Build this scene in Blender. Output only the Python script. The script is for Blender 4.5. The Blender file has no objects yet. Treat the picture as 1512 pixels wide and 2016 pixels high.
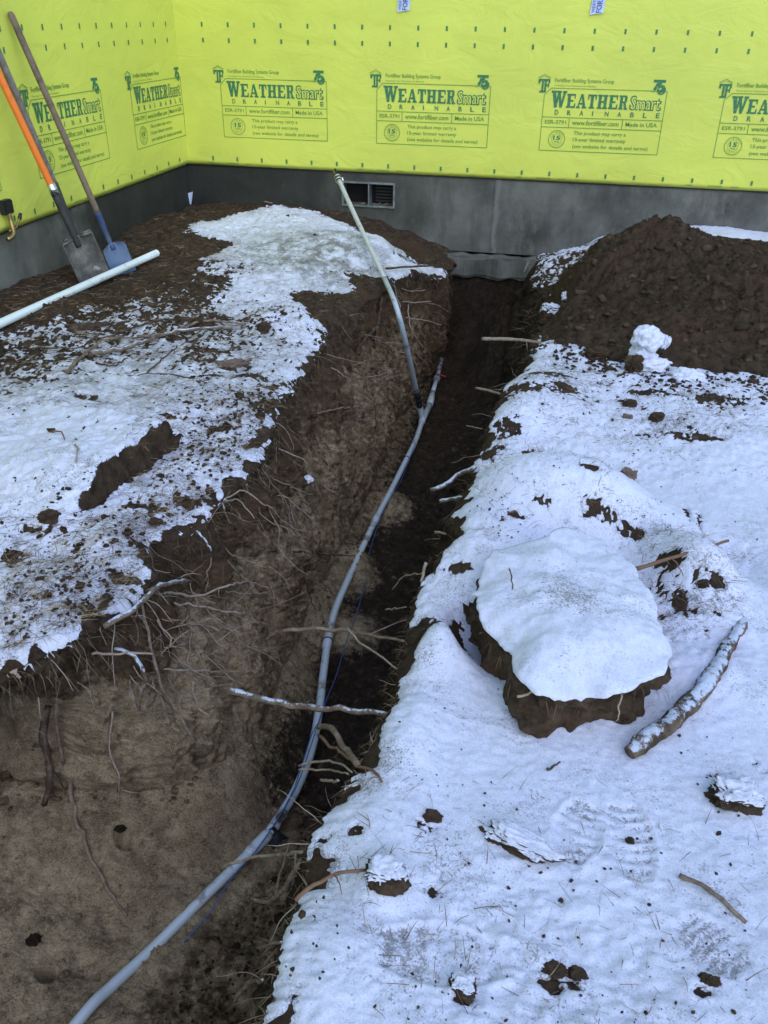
import bpy, bmesh, math, random
import numpy as np
from mathutils import Vector, Matrix
random.seed(4); RS = np.random.RandomState(7)
C = bpy.context.scene
COL = C.collection
# ---------------------------------------------------------------- camera, sky, sun, exposure
FPX, YAW, PIT, ROL = 1656.0, .2039, .5377, .0139
def _axes():
    f = np.array([-math.sin(YAW)*math.cos(PIT), math.cos(YAW)*math.cos(PIT), -math.sin(PIT)])
    r = np.array([math.cos(YAW), math.sin(YAW), 0.0]); u = np.cross(r, f)
    c, s = math.cos(ROL), math.sin(ROL)
    return c*r+s*u, -s*r+c*u, f
RT, UP, FW = _axes()
EYE = np.array([0, 0, 1.5])
cam = bpy.data.cameras.new('camera'); co = bpy.data.objects.new('camera', cam); COL.objects.link(co)
co.matrix_world = Matrix(((RT[0], UP[0], -FW[0], 0), (RT[1], UP[1], -FW[1], 0), (RT[2], UP[2], -FW[2], 1.5), (0, 0, 0, 1)))
cam.sensor_fit = 'VERTICAL'; cam.sensor_height = 36; cam.lens = FPX/2016*36
cam.clip_start = .05; cam.clip_end = 400
C.camera = co
w = bpy.data.worlds.new('World'); C.world = w; w.use_nodes = True
nt = w.node_tree; bg = nt.nodes['Background']
sky = nt.nodes.new('ShaderNodeTexSky'); sky.sky_type = 'NISHITA'; sky.sun_disc = False
SUN_EL, SUN_AZ = 48, 150      # behind the photographer
sky.sun_elevation = math.radians(SUN_EL); sky.sun_rotation = math.radians(SUN_AZ)
sky.air_density = 1.3; sky.dust_density = .6; sky.ozone_density = 4.0
nt.links.new(sky.outputs[0], bg.inputs[0]); bg.inputs[1].default_value = .15
sl = bpy.data.lights.new('sun', 'SUN'); so = bpy.data.objects.new('sun', sl); COL.objects.link(so)
sl.energy = .5; sl.angle = math.radians(70); sl.color = (1, .97, .93)
a = math.radians(SUN_AZ); e = math.radians(SUN_EL)
sdir = Vector((math.sin(a)*math.cos(e), math.cos(a)*math.cos(e), math.sin(e)))
so.rotation_euler = sdir.to_track_quat('Z', 'Y').to_euler(); so.location = (0, -4, 8)
C.view_settings.view_transform = 'Standard'; C.view_settings.look = 'None'
C.view_settings.exposure = 1.12; C.view_settings.gamma = 1
C.render.engine = 'CYCLES'; C.cycles.diffuse_bounces = 6; C.cycles.max_bounces = 10
# ---------------------------------------------------------------- pixel -> place helpers
YW, XL = 6.753, -3.043
def ray(x, y): return FW + RT*(x-756)/FPX - UP*(y-1008)/FPX
def G(x, y, z=0.0):
    d = ray(x, y); return EYE + d*((z-1.5)/d[2])
def PX(x, y, X):
    d = ray(x, y); return EYE + d*(X/d[0])
def PY(x, y, Y):
    d = ray(x, y); return EYE + d*(Y/d[1])
def sst(a, b, x):
    t = np.clip((x-a)/(b-a), 0, 1); return t*t*(3-2*t)
# ---------------------------------------------------------------- noise
_perm = RS.permutation(512)
_perm = np.concatenate([_perm, _perm]).astype(np.int64)
_gr = RS.normal(size=(512, 3)); _gr /= np.linalg.norm(_gr, axis=1)[:, None]
_gr = _gr.astype(np.float32)
def gn(x, y, z):
    x = np.asarray(x, np.float32); y = np.asarray(y, np.float32); z = np.asarray(z, np.float32)
    x, y, z = np.broadcast_arrays(x, y, z)
    xi = np.floor(x).astype(np.int64); yi = np.floor(y).astype(np.int64); zi = np.floor(z).astype(np.int64)
    xf = x-xi; yf = y-yi; zf = z-zi
    u = xf*xf*(3-2*xf); v = yf*yf*(3-2*yf); t = zf*zf*(3-2*zf)
    r = 0
    for dx in (0, 1):
        wx = u if dx else 1-u
        for dy in (0, 1):
            wy = v if dy else 1-v
            for dz in (0, 1):
                wz = t if dz else 1-t
                g = _gr[_perm[(_perm[(_perm[(xi+dx) & 511]+yi+dy) & 511]+zi+dz) & 511]]
                r = r + wx*wy*wz*(g[..., 0]*(xf-dx)+g[..., 1]*(yf-dy)+g[..., 2]*(zf-dz))
    return r*1.6
def gn2(x, y, seed=0.0):
    x = np.asarray(x, np.float32); y = np.asarray(y, np.float32)
    x, y = np.broadcast_arrays(x, y)
    xi = np.floor(x).astype(np.int64); yi = np.floor(y).astype(np.int64); zs = int(seed*7.3) & 511
    xf = x-xi; yf = y-yi
    u = xf*xf*(3-2*xf); v = yf*yf*(3-2*yf)
    r = 0
    for dx in (0, 1):
        wx = u if dx else 1-u
        for dy in (0, 1):
            wy = v if dy else 1-v
            g = _gr[_perm[(_perm[(_perm[(xi+dx) & 511]+yi+dy) & 511]+zs) & 511]]
            r = r + wx*wy*(g[..., 0]*(xf-dx)+g[..., 1]*(yf-dy))
    return r*1.9
def fb2(x, y, f, n, seed=0, gain=.5):
    r = 0; a = 1; s = 0
    for i in range(n):
        r = r + a*gn2(x*f+seed*3.7+i*11.3, y*f-seed*5.1+i*7.7, seed+i); s += a; a *= gain; f *= 2.07
    return r/s
# ---------------------------------------------------------------- materials
def mat(name, col, rough=.7, spec=.3, metal=0, noise=None, bump=None, wet=None):
    """noise=(col2, scale, contrast_lo, contrast_hi); bump=(scale, strength, dist)"""
    m = bpy.data.materials.new(name); m.use_nodes = True; n = m.node_tree.nodes; l = m.node_tree.links
    b = n['Principled BSDF']; b.inputs['Roughness'].default_value = rough; b.inputs['Metallic'].default_value = metal
    b.inputs['Specular IOR Level'].default_value = spec
    tc = n.new('ShaderNodeTexCoord')
    b.inputs['Base Color'].default_value = (*col, 1)
    if noise:
        c2, sc, lo, hi = noise
        t = n.new('ShaderNodeTexNoise'); t.inputs['Scale'].default_value = sc; t.inputs['Detail'].default_value = 7; t.inputs['Roughness'].default_value = .65
        l.new(tc.outputs['Object'], t.inputs[0])
        r = n.new('ShaderNodeMapRange'); r.inputs[1].default_value = lo; r.inputs[2].default_value = hi; l.new(t.outputs[0], r.inputs[0])
        mx = n.new('ShaderNodeMix'); mx.data_type = 'RGBA'; mx.inputs[6].default_value = (*col, 1); mx.inputs[7].default_value = (*c2, 1)
        l.new(r.outputs[0], mx.inputs[0]); l.new(mx.outputs[2], b.inputs['Base Color'])
    if bump:
        sc, st, di = bump
        t = n.new('ShaderNodeTexNoise'); t.inputs['Scale'].default_value = sc; t.inputs['Detail'].default_value = 6; t.inputs['Roughness'].default_value = .7
        l.new(tc.outputs['Object'], t.inputs[0])
        bp = n.new('ShaderNodeBump'); bp.inputs['Strength'].default_value = st; bp.inputs['Distance'].default_value = di
        l.new(t.outputs[0], bp.inputs['Height']); l.new(bp.outputs[0], b.inputs['Normal'])
    return m
class NG:
    """tiny helper for longer node graphs"""
    def __init__(s, m): s.m = m; s.n = m.node_tree.nodes; s.l = m.node_tree.links; s.b = s.n['Principled BSDF']; s.tc = s.n.new('ShaderNodeTexCoord').outputs['Object']
    def map(s, sc):
        k = s.n.new('ShaderNodeMapping'); k.inputs['Scale'].default_value = sc; s.l.new(s.tc, k.inputs[0]); return k.outputs[0]
    def noise(s, scale, detail=6, rough=.6, vec=None, dist=0):
        t = s.n.new('ShaderNodeTexNoise'); t.inputs['Scale'].default_value = scale; t.inputs['Detail'].default_value = detail
        t.inputs['Roughness'].default_value = rough; t.inputs['Distortion'].default_value = dist
        s.l.new(vec or s.tc, t.inputs[0]); return t.outputs[0]
    def vor(s, scale, vec=None, feat='F1'):
        t = s.n.new('ShaderNodeTexVoronoi'); t.inputs['Scale'].default_value = scale; t.feature = feat
        s.l.new(vec or s.tc, t.inputs[0]); return t.outputs['Distance']
    def rng(s, v, a, b, c=0, d=1):
        r = s.n.new('ShaderNodeMapRange'); r.inputs[1].default_value = a; r.inputs[2].default_value = b
        r.inputs[3].default_value = c; r.inputs[4].default_value = d; s.l.new(v, r.inputs[0]); return r.outputs[0]
    def mix(s, f, a, b):
        m = s.n.new('ShaderNodeMix'); m.data_type = 'RGBA'
        for v, i in ((f, 0), (a, 6), (b, 7)):
            if isinstance(v, tuple): m.inputs[i].default_value = (*v, 1)
            elif isinstance(v, (int, float)): m.inputs[i].default_value = v
            else: s.l.new(v, m.inputs[i])
        return m.outputs[2]
    def mth(s, op, a, b=0.0):
        m = s.n.new('ShaderNodeMath'); m.operation = op
        for i, v in enumerate((a, b)):
            if isinstance(v, (int, float)): m.inputs[i].default_value = v
            else: s.l.new(v, m.inputs[i])
        return m.outputs[0]
    def attr(s, name):
        t = s.n.new('ShaderNodeAttribute'); t.attribute_name = name; return t.outputs['Fac']
    def sep(s):
        t = s.n.new('ShaderNodeSeparateXYZ'); s.l.new(s.tc, t.inputs[0]); return t.outputs
    def bump(s, h, st, di, nrm=None):
        b = s.n.new('ShaderNodeBump'); b.inputs['Strength'].default_value = st; b.inputs['Distance'].default_value = di
        s.l.new(h, b.inputs['Height'])
        if nrm: s.l.new(nrm, b.inputs['Normal'])
        return b.outputs[0]
    def out(s, col=None, nrm=None, rough=None):
        if col is not None: s.l.new(col, s.b.inputs['Base Color'])
        if nrm is not None: s.l.new(nrm, s.b.inputs['Normal'])
        if rough is not None: s.l.new(rough, s.b.inputs['Roughness'])
def soil_material(name, use_attr=True, dark=1.0):
    m = mat(name, (.05, .035, .025), .95, .1); g = NG(m)
    big = g.noise(3.5, 5, .6); mid = g.noise(22, 8, .78); fine = g.noise(260, 4, .8)
    top = g.mix(g.rng(mid, .35, .68), (.028*dark, .0185*dark, .0125*dark), (.12*dark, .080*dark, .052*dark))
    top = g.mix(g.mth('MULTIPLY', g.rng(big, .52, .64), .6), top, (.095*dark, .055*dark, .034*dark))
    if use_attr:
        litc = g.mix(g.rng(mid, .35, .68), (.042, .027, .0155), (.19, .122, .071))  # lighter copy of the topsoil, brightness of the trench put into its colour
        litc = g.mix(g.mth('MULTIPLY', g.rng(big, .50, .64), .6), litc, (.145, .078, .046))
        top = g.mix(g.attr('lit'), top, litc)
        sandy = g.mix(g.rng(mid, .32, .66), (.20, .142, .085), (.58, .435, .275))
        sandy = g.mix(g.rng(g.noise(8, 6, .7), .50, .62, 0, .75), sandy, (.13, .088, .056))
        sandy = g.mix(g.mth('MULTIPLY', g.rng(big, .5, .66), .6), sandy, (.23, .15, .095))
        sandy = g.mix(g.rng(fine, .52, .64, 0, .85), sandy, (.56, .45, .315))
        sandy = g.mix(g.rng(g.noise(180, 4, .8), .53, .64, 0, .8), sandy, (.055, .042, .032))
        sandy = g.mix(g.rng(g.noise(60, 5, .7), .60, .70, 0, .7), sandy, (.06, .046, .034))
        damp_shade = g.mix(g.rng(mid, .35, .65), (.014, .010, .0075), (.055, .038, .026)); top = g.mix(g.attr('damp_shade'), top, damp_shade)  # near-black soil tone that carries the painted trench shade
        s = g.mth('ADD', g.attr('sand'), g.rng(mid, .3, .7, -.3, .3)); s = g.rng(s, .25, .75)
        col = g.mix(s, top, sandy)
    else: col = top
    col = g.mix(g.rng(fine, .64, .70, 0, .8), col, (.15, .12, .09))
    nb = g.bump(g.noise(38, 8, .78), 1.0, .024)
    nb = g.bump(g.noise(110, 5, .8), 1.0, .009, nb); nb = g.bump(fine, .8, .004, nb)
    g.out(col, nb); return m
M_SOIL = soil_material('soil')
M_MOUND = soil_material('mound_soil', False, .95)
M_CLOD = soil_material('clod_soil', False, 1.45)
M_DCLOD = soil_material('dark_clod_soil', False, .45)
def snow_material(name, dirt_lo=.555, dirt_hi=.65, tone=(.66, .665, .78)):
    m = mat(name, tone, .75, .25); g = NG(m)
    f1 = g.mth('ADD', g.mth('MULTIPLY', g.noise(210, 3, .7), .6), g.mth('MULTIPLY', g.noise(75, 4, .7), .4)); reg = g.noise(6, 5, .6)
    thr = g.mth('ADD', f1, g.rng(reg, .38, .62, -.06, .06))
    thr = g.mth('ADD', thr, g.attr('thin'))
    col = g.mix(g.rng(thr, dirt_lo, dirt_hi, 0, .8), tone, (.16, .14, .13))
    col = g.mix(g.rng(g.noise(14, 5, .6), .45, .7, 0, .10), col, (.36, .37, .40))
    mot = g.mth('ADD', g.mth('MULTIPLY', g.noise(120, 5, .8), .6), g.mth('MULTIPLY', g.noise(28, 5, .7), .4))
    col = g.mix(g.rng(mot, .48, .66, 0, .42), col, (.32, .335, .385))
    col = g.mix(g.rng(g.noise(320, 3, .8), .50, .66, 0, .40), col, (.27, .27, .29))
    # translucent icy film: dull grey with the soil coming through
    ice = g.mix(g.rng(g.noise(9, 8, .75), .42, .58), (.56, .57, .62), (.19, .185, .17))
    col = g.mix(g.attr('icy'), col, ice)
    nb = g.bump(g.noise(30, 6, .7), .08, .010); nb = g.bump(g.noise(170, 5, .85), .8, .004, nb)
    g.out(col, nb); return m
M_SNOW = snow_material('snow')
M_SNOWC = snow_material('snow_clean', .595, .70)
def concrete_material():
    m = mat('concrete', (.2, .2, .19), .85, .2); g = NG(m); g.tc = g.n.new('ShaderNodeNewGeometry').outputs['Position']; s = g.sep()
    base = g.mix(g.rng(g.noise(2.6, 8, .65), .3, .7), (.058, .056, .048), (.175, .168, .145))
    base = g.mix(g.rng(g.noise(7, 8, .75, g.map((1, 1, .5))), .52, .66, 0, .5), base, (.20, .19, .165))
    base = g.mix(g.rng(g.noise(5, 6, .7, g.map((1, 1, .25))), .5, .64, 0, .45), base, (.055, .052, .045))
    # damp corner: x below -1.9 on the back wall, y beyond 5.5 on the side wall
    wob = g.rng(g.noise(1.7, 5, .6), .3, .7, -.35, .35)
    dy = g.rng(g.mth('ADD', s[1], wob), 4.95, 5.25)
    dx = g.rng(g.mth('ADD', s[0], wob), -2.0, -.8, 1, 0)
    damp_shade = g.mth('MULTIPLY', dy, dx)
    base = g.mix(g.mth('MULTIPLY', damp_shade, .82), base, (.016, .016, .014))
    jx = g.rng(g.mth('ABSOLUTE', g.mth('ADD', g.mth('ADD', s[0], .556), g.rng(g.noise(6, 4, .7), .3, .7, -.02, .02))), .008, .03, .55, 0)
    base = g.mix(g.mth('MULTIPLY', jx, g.rng(s[1], 6.6, 6.7)), base, (.20, .19, .17))
    # pale lime run and streaks
    base = g.mix(g.rng(g.noise(40, 4, .8), .66, .74, 0, .5), base, (.24, .23, .21))
    nb = g.bump(g.noise(30, 6, .65), .35, .006); nb = g.bump(g.noise(220, 3, .7), .25, .002, nb)
    g.out(base, nb, g.rng(damp_shade, 0, 1, .85, .55)); return m
M_CONC = concrete_material()
def wrap_material():
    m = mat('house_wrap', (.60, .70, .12), .45, .3); g = NG(m)
    col = g.mix(g.rng(g.noise(1.4, 4, .5), .35, .65), (.585, .615, .10), (.665, .69, .11))
    col = g.mix(g.rng(g.noise(9, 6, .7), .62, .74, 0, .3), col, (.46, .52, .12))
    nb = g.bump(g.noise(3.0, 5, .55, g.map((1, 1, 1.8)), 1.2), .36, .024)
    nb = g.bump(g.noise(13, 4, .6, g.map((1, 1, 2.2)), .6), .10, .008, nb)
    nb = g.bump(g.noise(160, 2, .6, g.map((1, 1, .2))), .12, .002, nb)
    g.out(col, nb); return m
M_WRAP = wrap_material()
M_TEAL = mat('ink_teal', (.045, .17, .075), .6, noise=((.16, .34, .11), 60, .52, .70))
M_OLIVE = mat('ink_olive', (.13, .27, .055), .6, noise=((.21, .38, .065), 50, .5, .70))
M_WRAPIN = mat('ink_gap', (.63, .66, .108), .6)
M_PIPE = mat('grey_pvc', (.37, .41, .455), .38, .5, noise=((.13, .11, .09), 11, .57, .68), bump=(120, .1, .001))
M_PIPED = mat('dirty_pvc', (.24, .26, .29), .6, .3, noise=((.06, .045, .035), 22, .48, .56))
M_WHITE = mat('white_pvc', (.64, .69, .68), .35, .5, noise=((.34, .32, .29), 9, .58, .72))
M_RISER = mat('pale_riser_pvc', (.45, .455, .44), .4, .5, noise=((.22, .22, .20), 30, .55, .7))
M_CHROME = mat('zinc', (.62, .64, .68), .22, .5, 1)
M_BRASS = mat('brass', (.36, .25, .11), .4, .5, 1)
M_BLACK = mat('black_plastic', (.012, .012, .014), .45, .4)
M_RED = mat('red_handle', (.42, .03, .02), .5)
M_BLUEW = mat('blue_wire', (.03, .07, .20), .5)
M_ORANGE = mat('orange_fibreglass', (.83, .19, .025), .45, .4, noise=((.58, .15, .03), 25, .52, .75))
M_GREYWOOD = mat('weathered_handle', (.135, .115, .10), .8, noise=((.22, .19, .165), 30, .4, .65), bump=(80, .3, .002))
M_TANWOOD = mat('tan_handle', (.20, .145, .10), .75, noise=((.11, .08, .06), 18, .42, .65), bump=(80, .3, .002))
M_STEEL = mat('dull_steel', (.085, .08, .075), .5, .4, .35, noise=((.21, .185, .155), 11, .42, .66), bump=(60, .15, .002))
M_DSTEEL = mat('dark_steel', (.05, .05, .052), .6, .4, .3, noise=((.10, .085, .07), 20, .5, .7))
M_BLUE = mat('blue_paint', (.035, .06, .14), .5, .4, noise=((.10, .11, .14), 14, .5, .68))
M_BLUEB = mat('blue_blade', (.105, .15, .24), .45, .4, noise=((.17, .19, .22), 10, .5, .7))
M_LABELW = mat('foil_label', (.50, .55, .68), .4, noise=((.34, .40, .6), 25, .5, .7))
M_LABELI = mat('label_ink', (.05, .08, .35), .5)
M_ROOT = mat('root_bark', (.135, .095, .07), .9, .1, noise=((.25, .19, .14), 35, .45, .65), bump=(90, .8, .004))
M_ROOTD = mat('dark_root_bark', (.05, .034, .026), .9, .1, noise=((.13, .09, .065), 35, .45, .65), bump=(90, .5, .003))
M_ROOTP = mat('pale_twig_bark', (.30, .235, .19), .85, .1, noise=((.17, .12, .09), 40, .45, .65), bump=(90, .4, .002))
M_BARK = mat('log_bark', (.12, .085, .06), .9, .1, noise=((.24, .18, .13), 18, .4, .62), bump=(45, .8, .008))
M_STICKO = mat('orange_stick', (.17, .10, .065), .8, .1, noise=((.13, .07, .045), 30, .45, .65), bump=(90, .4, .002))
M_STONE = mat('stone', (.11, .075, .06), .85, .2, noise=((.18, .13, .10), 20, .4, .65), bump=(60, .5, .004))
M_STONEG = mat('pale_stone', (.30, .28, .25), .8, .2, noise=((.18, .17, .15), 20, .4, .65), bump=(60, .4, .003))
M_STRAW = mat('straw', (.20, .145, .09), .85, .1, noise=((.07, .05, .035), 9, .4, .6))
M_NEEDLE = mat('needle_litter', (.12, .078, .048), .9, .1, noise=((.38, .29, .19), 14, .48, .62))
M_FRAME = mat('vent_frame', (.135, .145, .145), .5, .3, .3, noise=((.24, .25, .24), 15, .45, .65))
M_DARK = mat('dark_inside', (.012, .012, .012), .9, .1)
M_GALV = mat('vent_mesh', (.02, .018, .016), .7)
def dusted(name, c1, c2, lo, hi, sc=30):
    m = mat(name, c1, .9, .1, noise=(c2, sc, .42, .62)); g = NG(m)
    col = m.node_tree.nodes['Mix'].outputs[2]
    gm = g.n.new('ShaderNodeNewGeometry'); sp = g.n.new('ShaderNodeSeparateXYZ'); g.l.new(gm.outputs['Normal'], sp.inputs[0])
    v = g.mth('ADD', sp.outputs[2], g.rng(g.noise(55, 6, .75), .3, .7, -.55, .55)); v = g.mth('ADD', v, g.rng(g.noise(9, 3, .5), .35, .65, -.3, .3))
    col = g.mix(g.rng(v, lo, hi), col, (.52, .56, .67))
    g.out(col, g.bump(g.noise(50, 8, .75), .9, .012)); return m
M_LOG = dusted('snow_dusted_log_bark', (.07, .048, .034), (.20, .145, .10), .55, .85, 16)
M_ROOTS = dusted('snow_dusted_root', (.12, .085, .065), (.23, .175, .13), .80, 1.0)
M_ROOTSS = dusted('snow_covered_root', (.12, .085, .065), (.23, .175, .13), .35, .6)
# ---------------------------------------------------------------- object helpers
def tag(o, label=None, cat=None, group=None, kind=None):
    if label: o['label'] = label
    if cat: o['category'] = cat
    if group: o['group'] = group
    if kind: o['kind'] = kind
    return o
def link(name, me, parent=None):
    o = bpy.data.objects.new(name, me); COL.objects.link(o)
    if parent: o.parent = parent; o.matrix_parent_inverse = Matrix.Translation(parent.matrix_world_loc).inverted() if hasattr(parent, 'matrix_world_loc') else Matrix.Identity(4)
    return o
def child(name, me, parent):
    """mesh given in world coordinates; parent an Empty/mesh whose world position is parent['_w'] """
    o = bpy.data.objects.new(name, me); COL.objects.link(o); o.parent = parent
    p = WP[parent.name]; me.transform(Matrix.Translation(-Vector(p))); WP[o.name] = p
    return o
WP = {}
def thing(name, label, cat, loc, group=None):
    o = bpy.data.objects.new(name, None); COL.objects.link(o); o.location = loc; o.empty_display_size = .1
    WP[o.name] = tuple(loc); tag(o, label, cat, group); return o
def single(name, me, label, cat, group=None, kind=None):
    """one-mesh thing, origin moved to its base"""
    co = np.empty(len(me.vertices)*3, np.float32); me.vertices.foreach_get('co', co); co = co.reshape(-1, 3)
    c = ((co[:, 0].min()+co[:, 0].max())/2, (co[:, 1].min()+co[:, 1].max())/2, co[:, 2].min())
    c = tuple(float(v) for v in c)
    me.transform(Matrix.Translation(-Vector(c)))
    o = bpy.data.objects.new(name, me); COL.objects.link(o); o.location = c; WP[o.name] = c
    return tag(o, label, cat, group, kind)
def grid_mesh(name, P, keep=None, mats=(), attrs=None, smooth=True, midx=None, used_only=True):
    """P: (R,Cn,3) array -> quad mesh"""
    R, Cn = P.shape[:2]
    idx = np.arange(R*Cn).reshape(R, Cn)
    q = np.stack([idx[:-1, :-1], idx[:-1, 1:], idx[1:, 1:], idx[1:, :-1]], -1).reshape(-1, 4)
    if keep is not None: q = q[keep.reshape(-1)]
    return poly_mesh(name, P.reshape(-1, 3), q, mats, attrs, smooth)
def poly_mesh(name, V, q, mats=(), attrs=None, smooth=True):
    V = np.asarray(V, np.float32); q = np.asarray(q)
    u, inv = np.unique(q, return_inverse=True); inv = inv.reshape(q.shape)
    me = bpy.data.meshes.new(name); k = q.shape[1]
    me.vertices.add(len(u)); me.vertices.foreach_set('co', V[u].reshape(-1))
    me.loops.add(q.size); me.loops.foreach_set('vertex_index', inv.reshape(-1).astype(np.int32))
    me.polygons.add(len(q)); me.polygons.foreach_set('loop_start', (np.arange(len(q))*k).astype(np.int32))
    me.polygons.foreach_set('loop_total', np.full(len(q), k, np.int32))
    if smooth: me.polygons.foreach_set('use_smooth', np.ones(len(q), bool))
    if attrs:
        for n_, a_ in attrs.items():
            at = me.attributes.new(n_, 'FLOAT', 'POINT'); at.data.foreach_set('value', np.asarray(a_, np.float32).reshape(-1)[u])
    for m in mats: me.materials.append(m)
    me.update(calc_edges=True); return me
def bm_mesh(name, bm, m, smooth=False):
    me = bpy.data.meshes.new(name); bm.to_mesh(me); bm.free()
    for x in (m if isinstance(m, (list, tuple)) else [m]): me.materials.append(x)
    if smooth:
        for p in me.polygons: p.use_smooth = True
    return me
def box(bm, x0, x1, y0, y1, z0, z1, mi=0):
    v = [bm.verts.new(p) for p in ((x0, y0, z0), (x1, y0, z0), (x1, y1, z0), (x0, y1, z0), (x0, y0, z1), (x1, y0, z1), (x1, y1, z1), (x0, y1, z1))]
    for f in ((0, 3, 2, 1), (4, 5, 6, 7), (0, 1, 5, 4), (1, 2, 6, 5), (2, 3, 7, 6), (3, 0, 4, 7)):
        bm.faces.new([v[i] for i in f]).material_index = mi
def smooth_path(pts, n):
    """Catmull-Rom resample"""
    P = np.array(pts, float); 
    if len(P) == 2: return np.linspace(P[0], P[1], n)
    Q = np.vstack([2*P[0]-P[1], P, 2*P[-1]-P[-2]])
    seg = np.linalg.norm(np.diff(P, axis=0), axis=1); cum = np.concatenate([[0], np.cumsum(seg)])
    out = []
    for s in np.linspace(0, cum[-1]*.999999, n):
        i = min(int(np.searchsorted(cum, s, 'right'))-1, len(P)-2); t = (s-cum[i])/max(seg[i], 1e-9)
        a, b, c, d = Q[i], Q[i+1], Q[i+2], Q[i+3]
        out.append(.5*((2*b)+(-a+c)*t+(2*a-5*b+4*c-d)*t*t+(-a+3*b-3*c+d)*t**3))
    return np.array(out)
def tube_geo(pts, rad, sides=8, wob=0, cap=True):
    P = np.asarray(pts, float); n = len(P); rad = np.broadcast_to(rad, (n,)).astype(float)
    T = np.gradient(P, axis=0); T /= np.linalg.norm(T, axis=1)[:, None]+1e-12
    up = np.array([0, 0, 1.]) if abs(T[0][2]) < .9 else np.array([1., 0, 0])
    N = np.cross(T[0], up); N /= np.linalg.norm(N); V = []
    for i in range(n):
        N = N-T[i]*(N@T[i]); N /= np.linalg.norm(N); Bn = np.cross(T[i], N)
        for k in range(sides):
            an = 2*math.pi*k/sides
            r = rad[i]*(1+wob*random.uniform(-1, 1))
            V.append(P[i]+r*(math.cos(an)*N+math.sin(an)*Bn))
    F = [(i*sides+k, i*sides+(k+1) % sides, (i+1)*sides+(k+1) % sides, (i+1)*sides+k) for i in range(n-1) for k in range(sides)]
    caps = [tuple(range(sides))[::-1], tuple((n-1)*sides+k for k in range(sides))] if cap else []
    return V, F+caps
def tube(name, pts, rad, m, sides=12, n=None, wob=0, smooth=True):
    P = smooth_path(pts, n) if n else np.array(pts, float)
    if np.ndim(rad) and len(rad) != len(P): rad = np.interp(np.linspace(0, 1, len(P)), np.linspace(0, 1, len(rad)), rad)
    V, F = tube_geo(P, rad, sides, wob)
    me = bpy.data.meshes.new(name); me.from_pydata([tuple(v) for v in V], [], F)
    for p in me.polygons: p.use_smooth = smooth and len(p.vertices) == 4
    me.materials.append(m); return me
def join_geo(name, parts, mats, smooth=True):
    """parts: (V,F,material index)"""
    V = []; F = []; mi = []
    for v, f, k in parts:
        o = len(V); V += [tuple(p) for p in v]; F += [tuple(i+o for i in q) for q in f]; mi += [k]*len(f)
    me = bpy.data.meshes.new(name); me.from_pydata(V, [], F)
    for m in mats: me.materials.append(m)
    for p, k in zip(me.polygons, mi): p.material_index = k; p.use_smooth = smooth
    return me
# ================================================================ TERRAIN
def idw(ctrl, x, y, p=3.0, eps=.02):
    ctrl = np.asarray(ctrl, float); num = 0; den = 0
    for cx, cy, v in ctrl:
        d = ((x-cx)**2+(y-cy)**2+eps)**(-p/2*1.4); num = num+d*v; den = den+d
    return num/den
LH = [(-3.04, 4.1, .13), (-3.04, 3.0, .14), (-3.04, 5.1, .09), (-3.04, 5.8, .15), (-3.04, 6.5, .115), (-2.6, 6.75, .125), (-2.2, 6.72, .14), (-1.8, 6.74, .13), (-1.55, 6.74, .09), (-1.25, 6.72, 0), (-1.05, 6.7, -.075), (-.86, 6.7, -.17), (-.8, 6.2, -.12),
      (-1.1, 5.5, .0), (-1.5, 5.7, .11), (-1.9, 5.3, .10), (-1.25, 4.8, .0), (-1.7, 4.4, .04), (-2.5, 4.6, .09), (-1.25, 3.6, -.01), (-1.8, 3.4, .02), (-2.4, 3.2, .05), (-1.25, 2.6, -.02), (-1.7, 2.3, .0), (-1.25, 1.9, -.02), (-1.5, 1.6, -.01), (-2.2, 1.6, 0), (-6, 3, .1), (-6, -3, .1), (-2.3, 0, 0)]
RH = [(-.25, .8, 0), (-.2, 1.5, .0), (-.2, 2.3, 0), (-.15, 3.2, -.01), (-.05, 4.2, -.02), (-.1, 4.9, -.08), (-.2, 5.3, -.17), (-.35, 6.0, -.30), (-.4, 6.6, -.33), (-.02, 5.6, -.07), (-.12, 6.3, -.17), (-.1, 6.7, -.13), (.05, 6.7, -.05), (.32, 6.7, .05), (.6, 6.7, .15), (1.1, 6.7, .155), (1.45, 6.7, .13), (.3, 5.3, .05), (1, 5, .05), (.9, 3.6, .03), (.9, 2.2, .02), (1.2, 1.2, 0), (.3, .5, 0), (0, -1, 0), (3, 3, .1), (8, 0, .1), (8, 8, .1)]
STEP = [G(p[0], p[1], .06)[:2] for p in ((105, 1015), (160, 978), (210, 935), (265, 895), (315, 862), (352, 838))]
def seg_dist(px, py, pts):
    best = np.full(np.shape(px), 1e9); side = np.zeros(np.shape(px)); par = np.zeros(np.shape(px)); L = len(pts)-1
    for i in range(L):
        ax, ay = pts[i]; bx, by = pts[i+1]; dx, dy = bx-ax, by-ay; l2 = dx*dx+dy*dy
        t = np.clip(((px-ax)*dx+(py-ay)*dy)/l2, 0, 1); qx, qy = ax+t*dx, ay+t*dy
        d = np.hypot(px-qx, py-qy); s = dx*(py-ay)-dy*(px-ax); m = d < best
        best = np.where(m, d, best); side = np.where(m, s, side); par = np.where(m, (i+t)/L, par)
    return best, side, par
def bump_at(x, y, cx, cy, rx, ry, h, rot=0):
    c, s = math.cos(rot), math.sin(rot); u = ((x-cx)*c+(y-cy)*s)/rx; v = (-(x-cx)*s+(y-cy)*c)/ry
    return h*np.exp(-(u*u+v*v)**1.5)
CL = G(1130, 1250, .15)
def gb(px, py, r, h, ry=None, rot=0, z=0):
    p = G(px, py, z); return (p[0], p[1], r, ry or r, h, rot)
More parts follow.
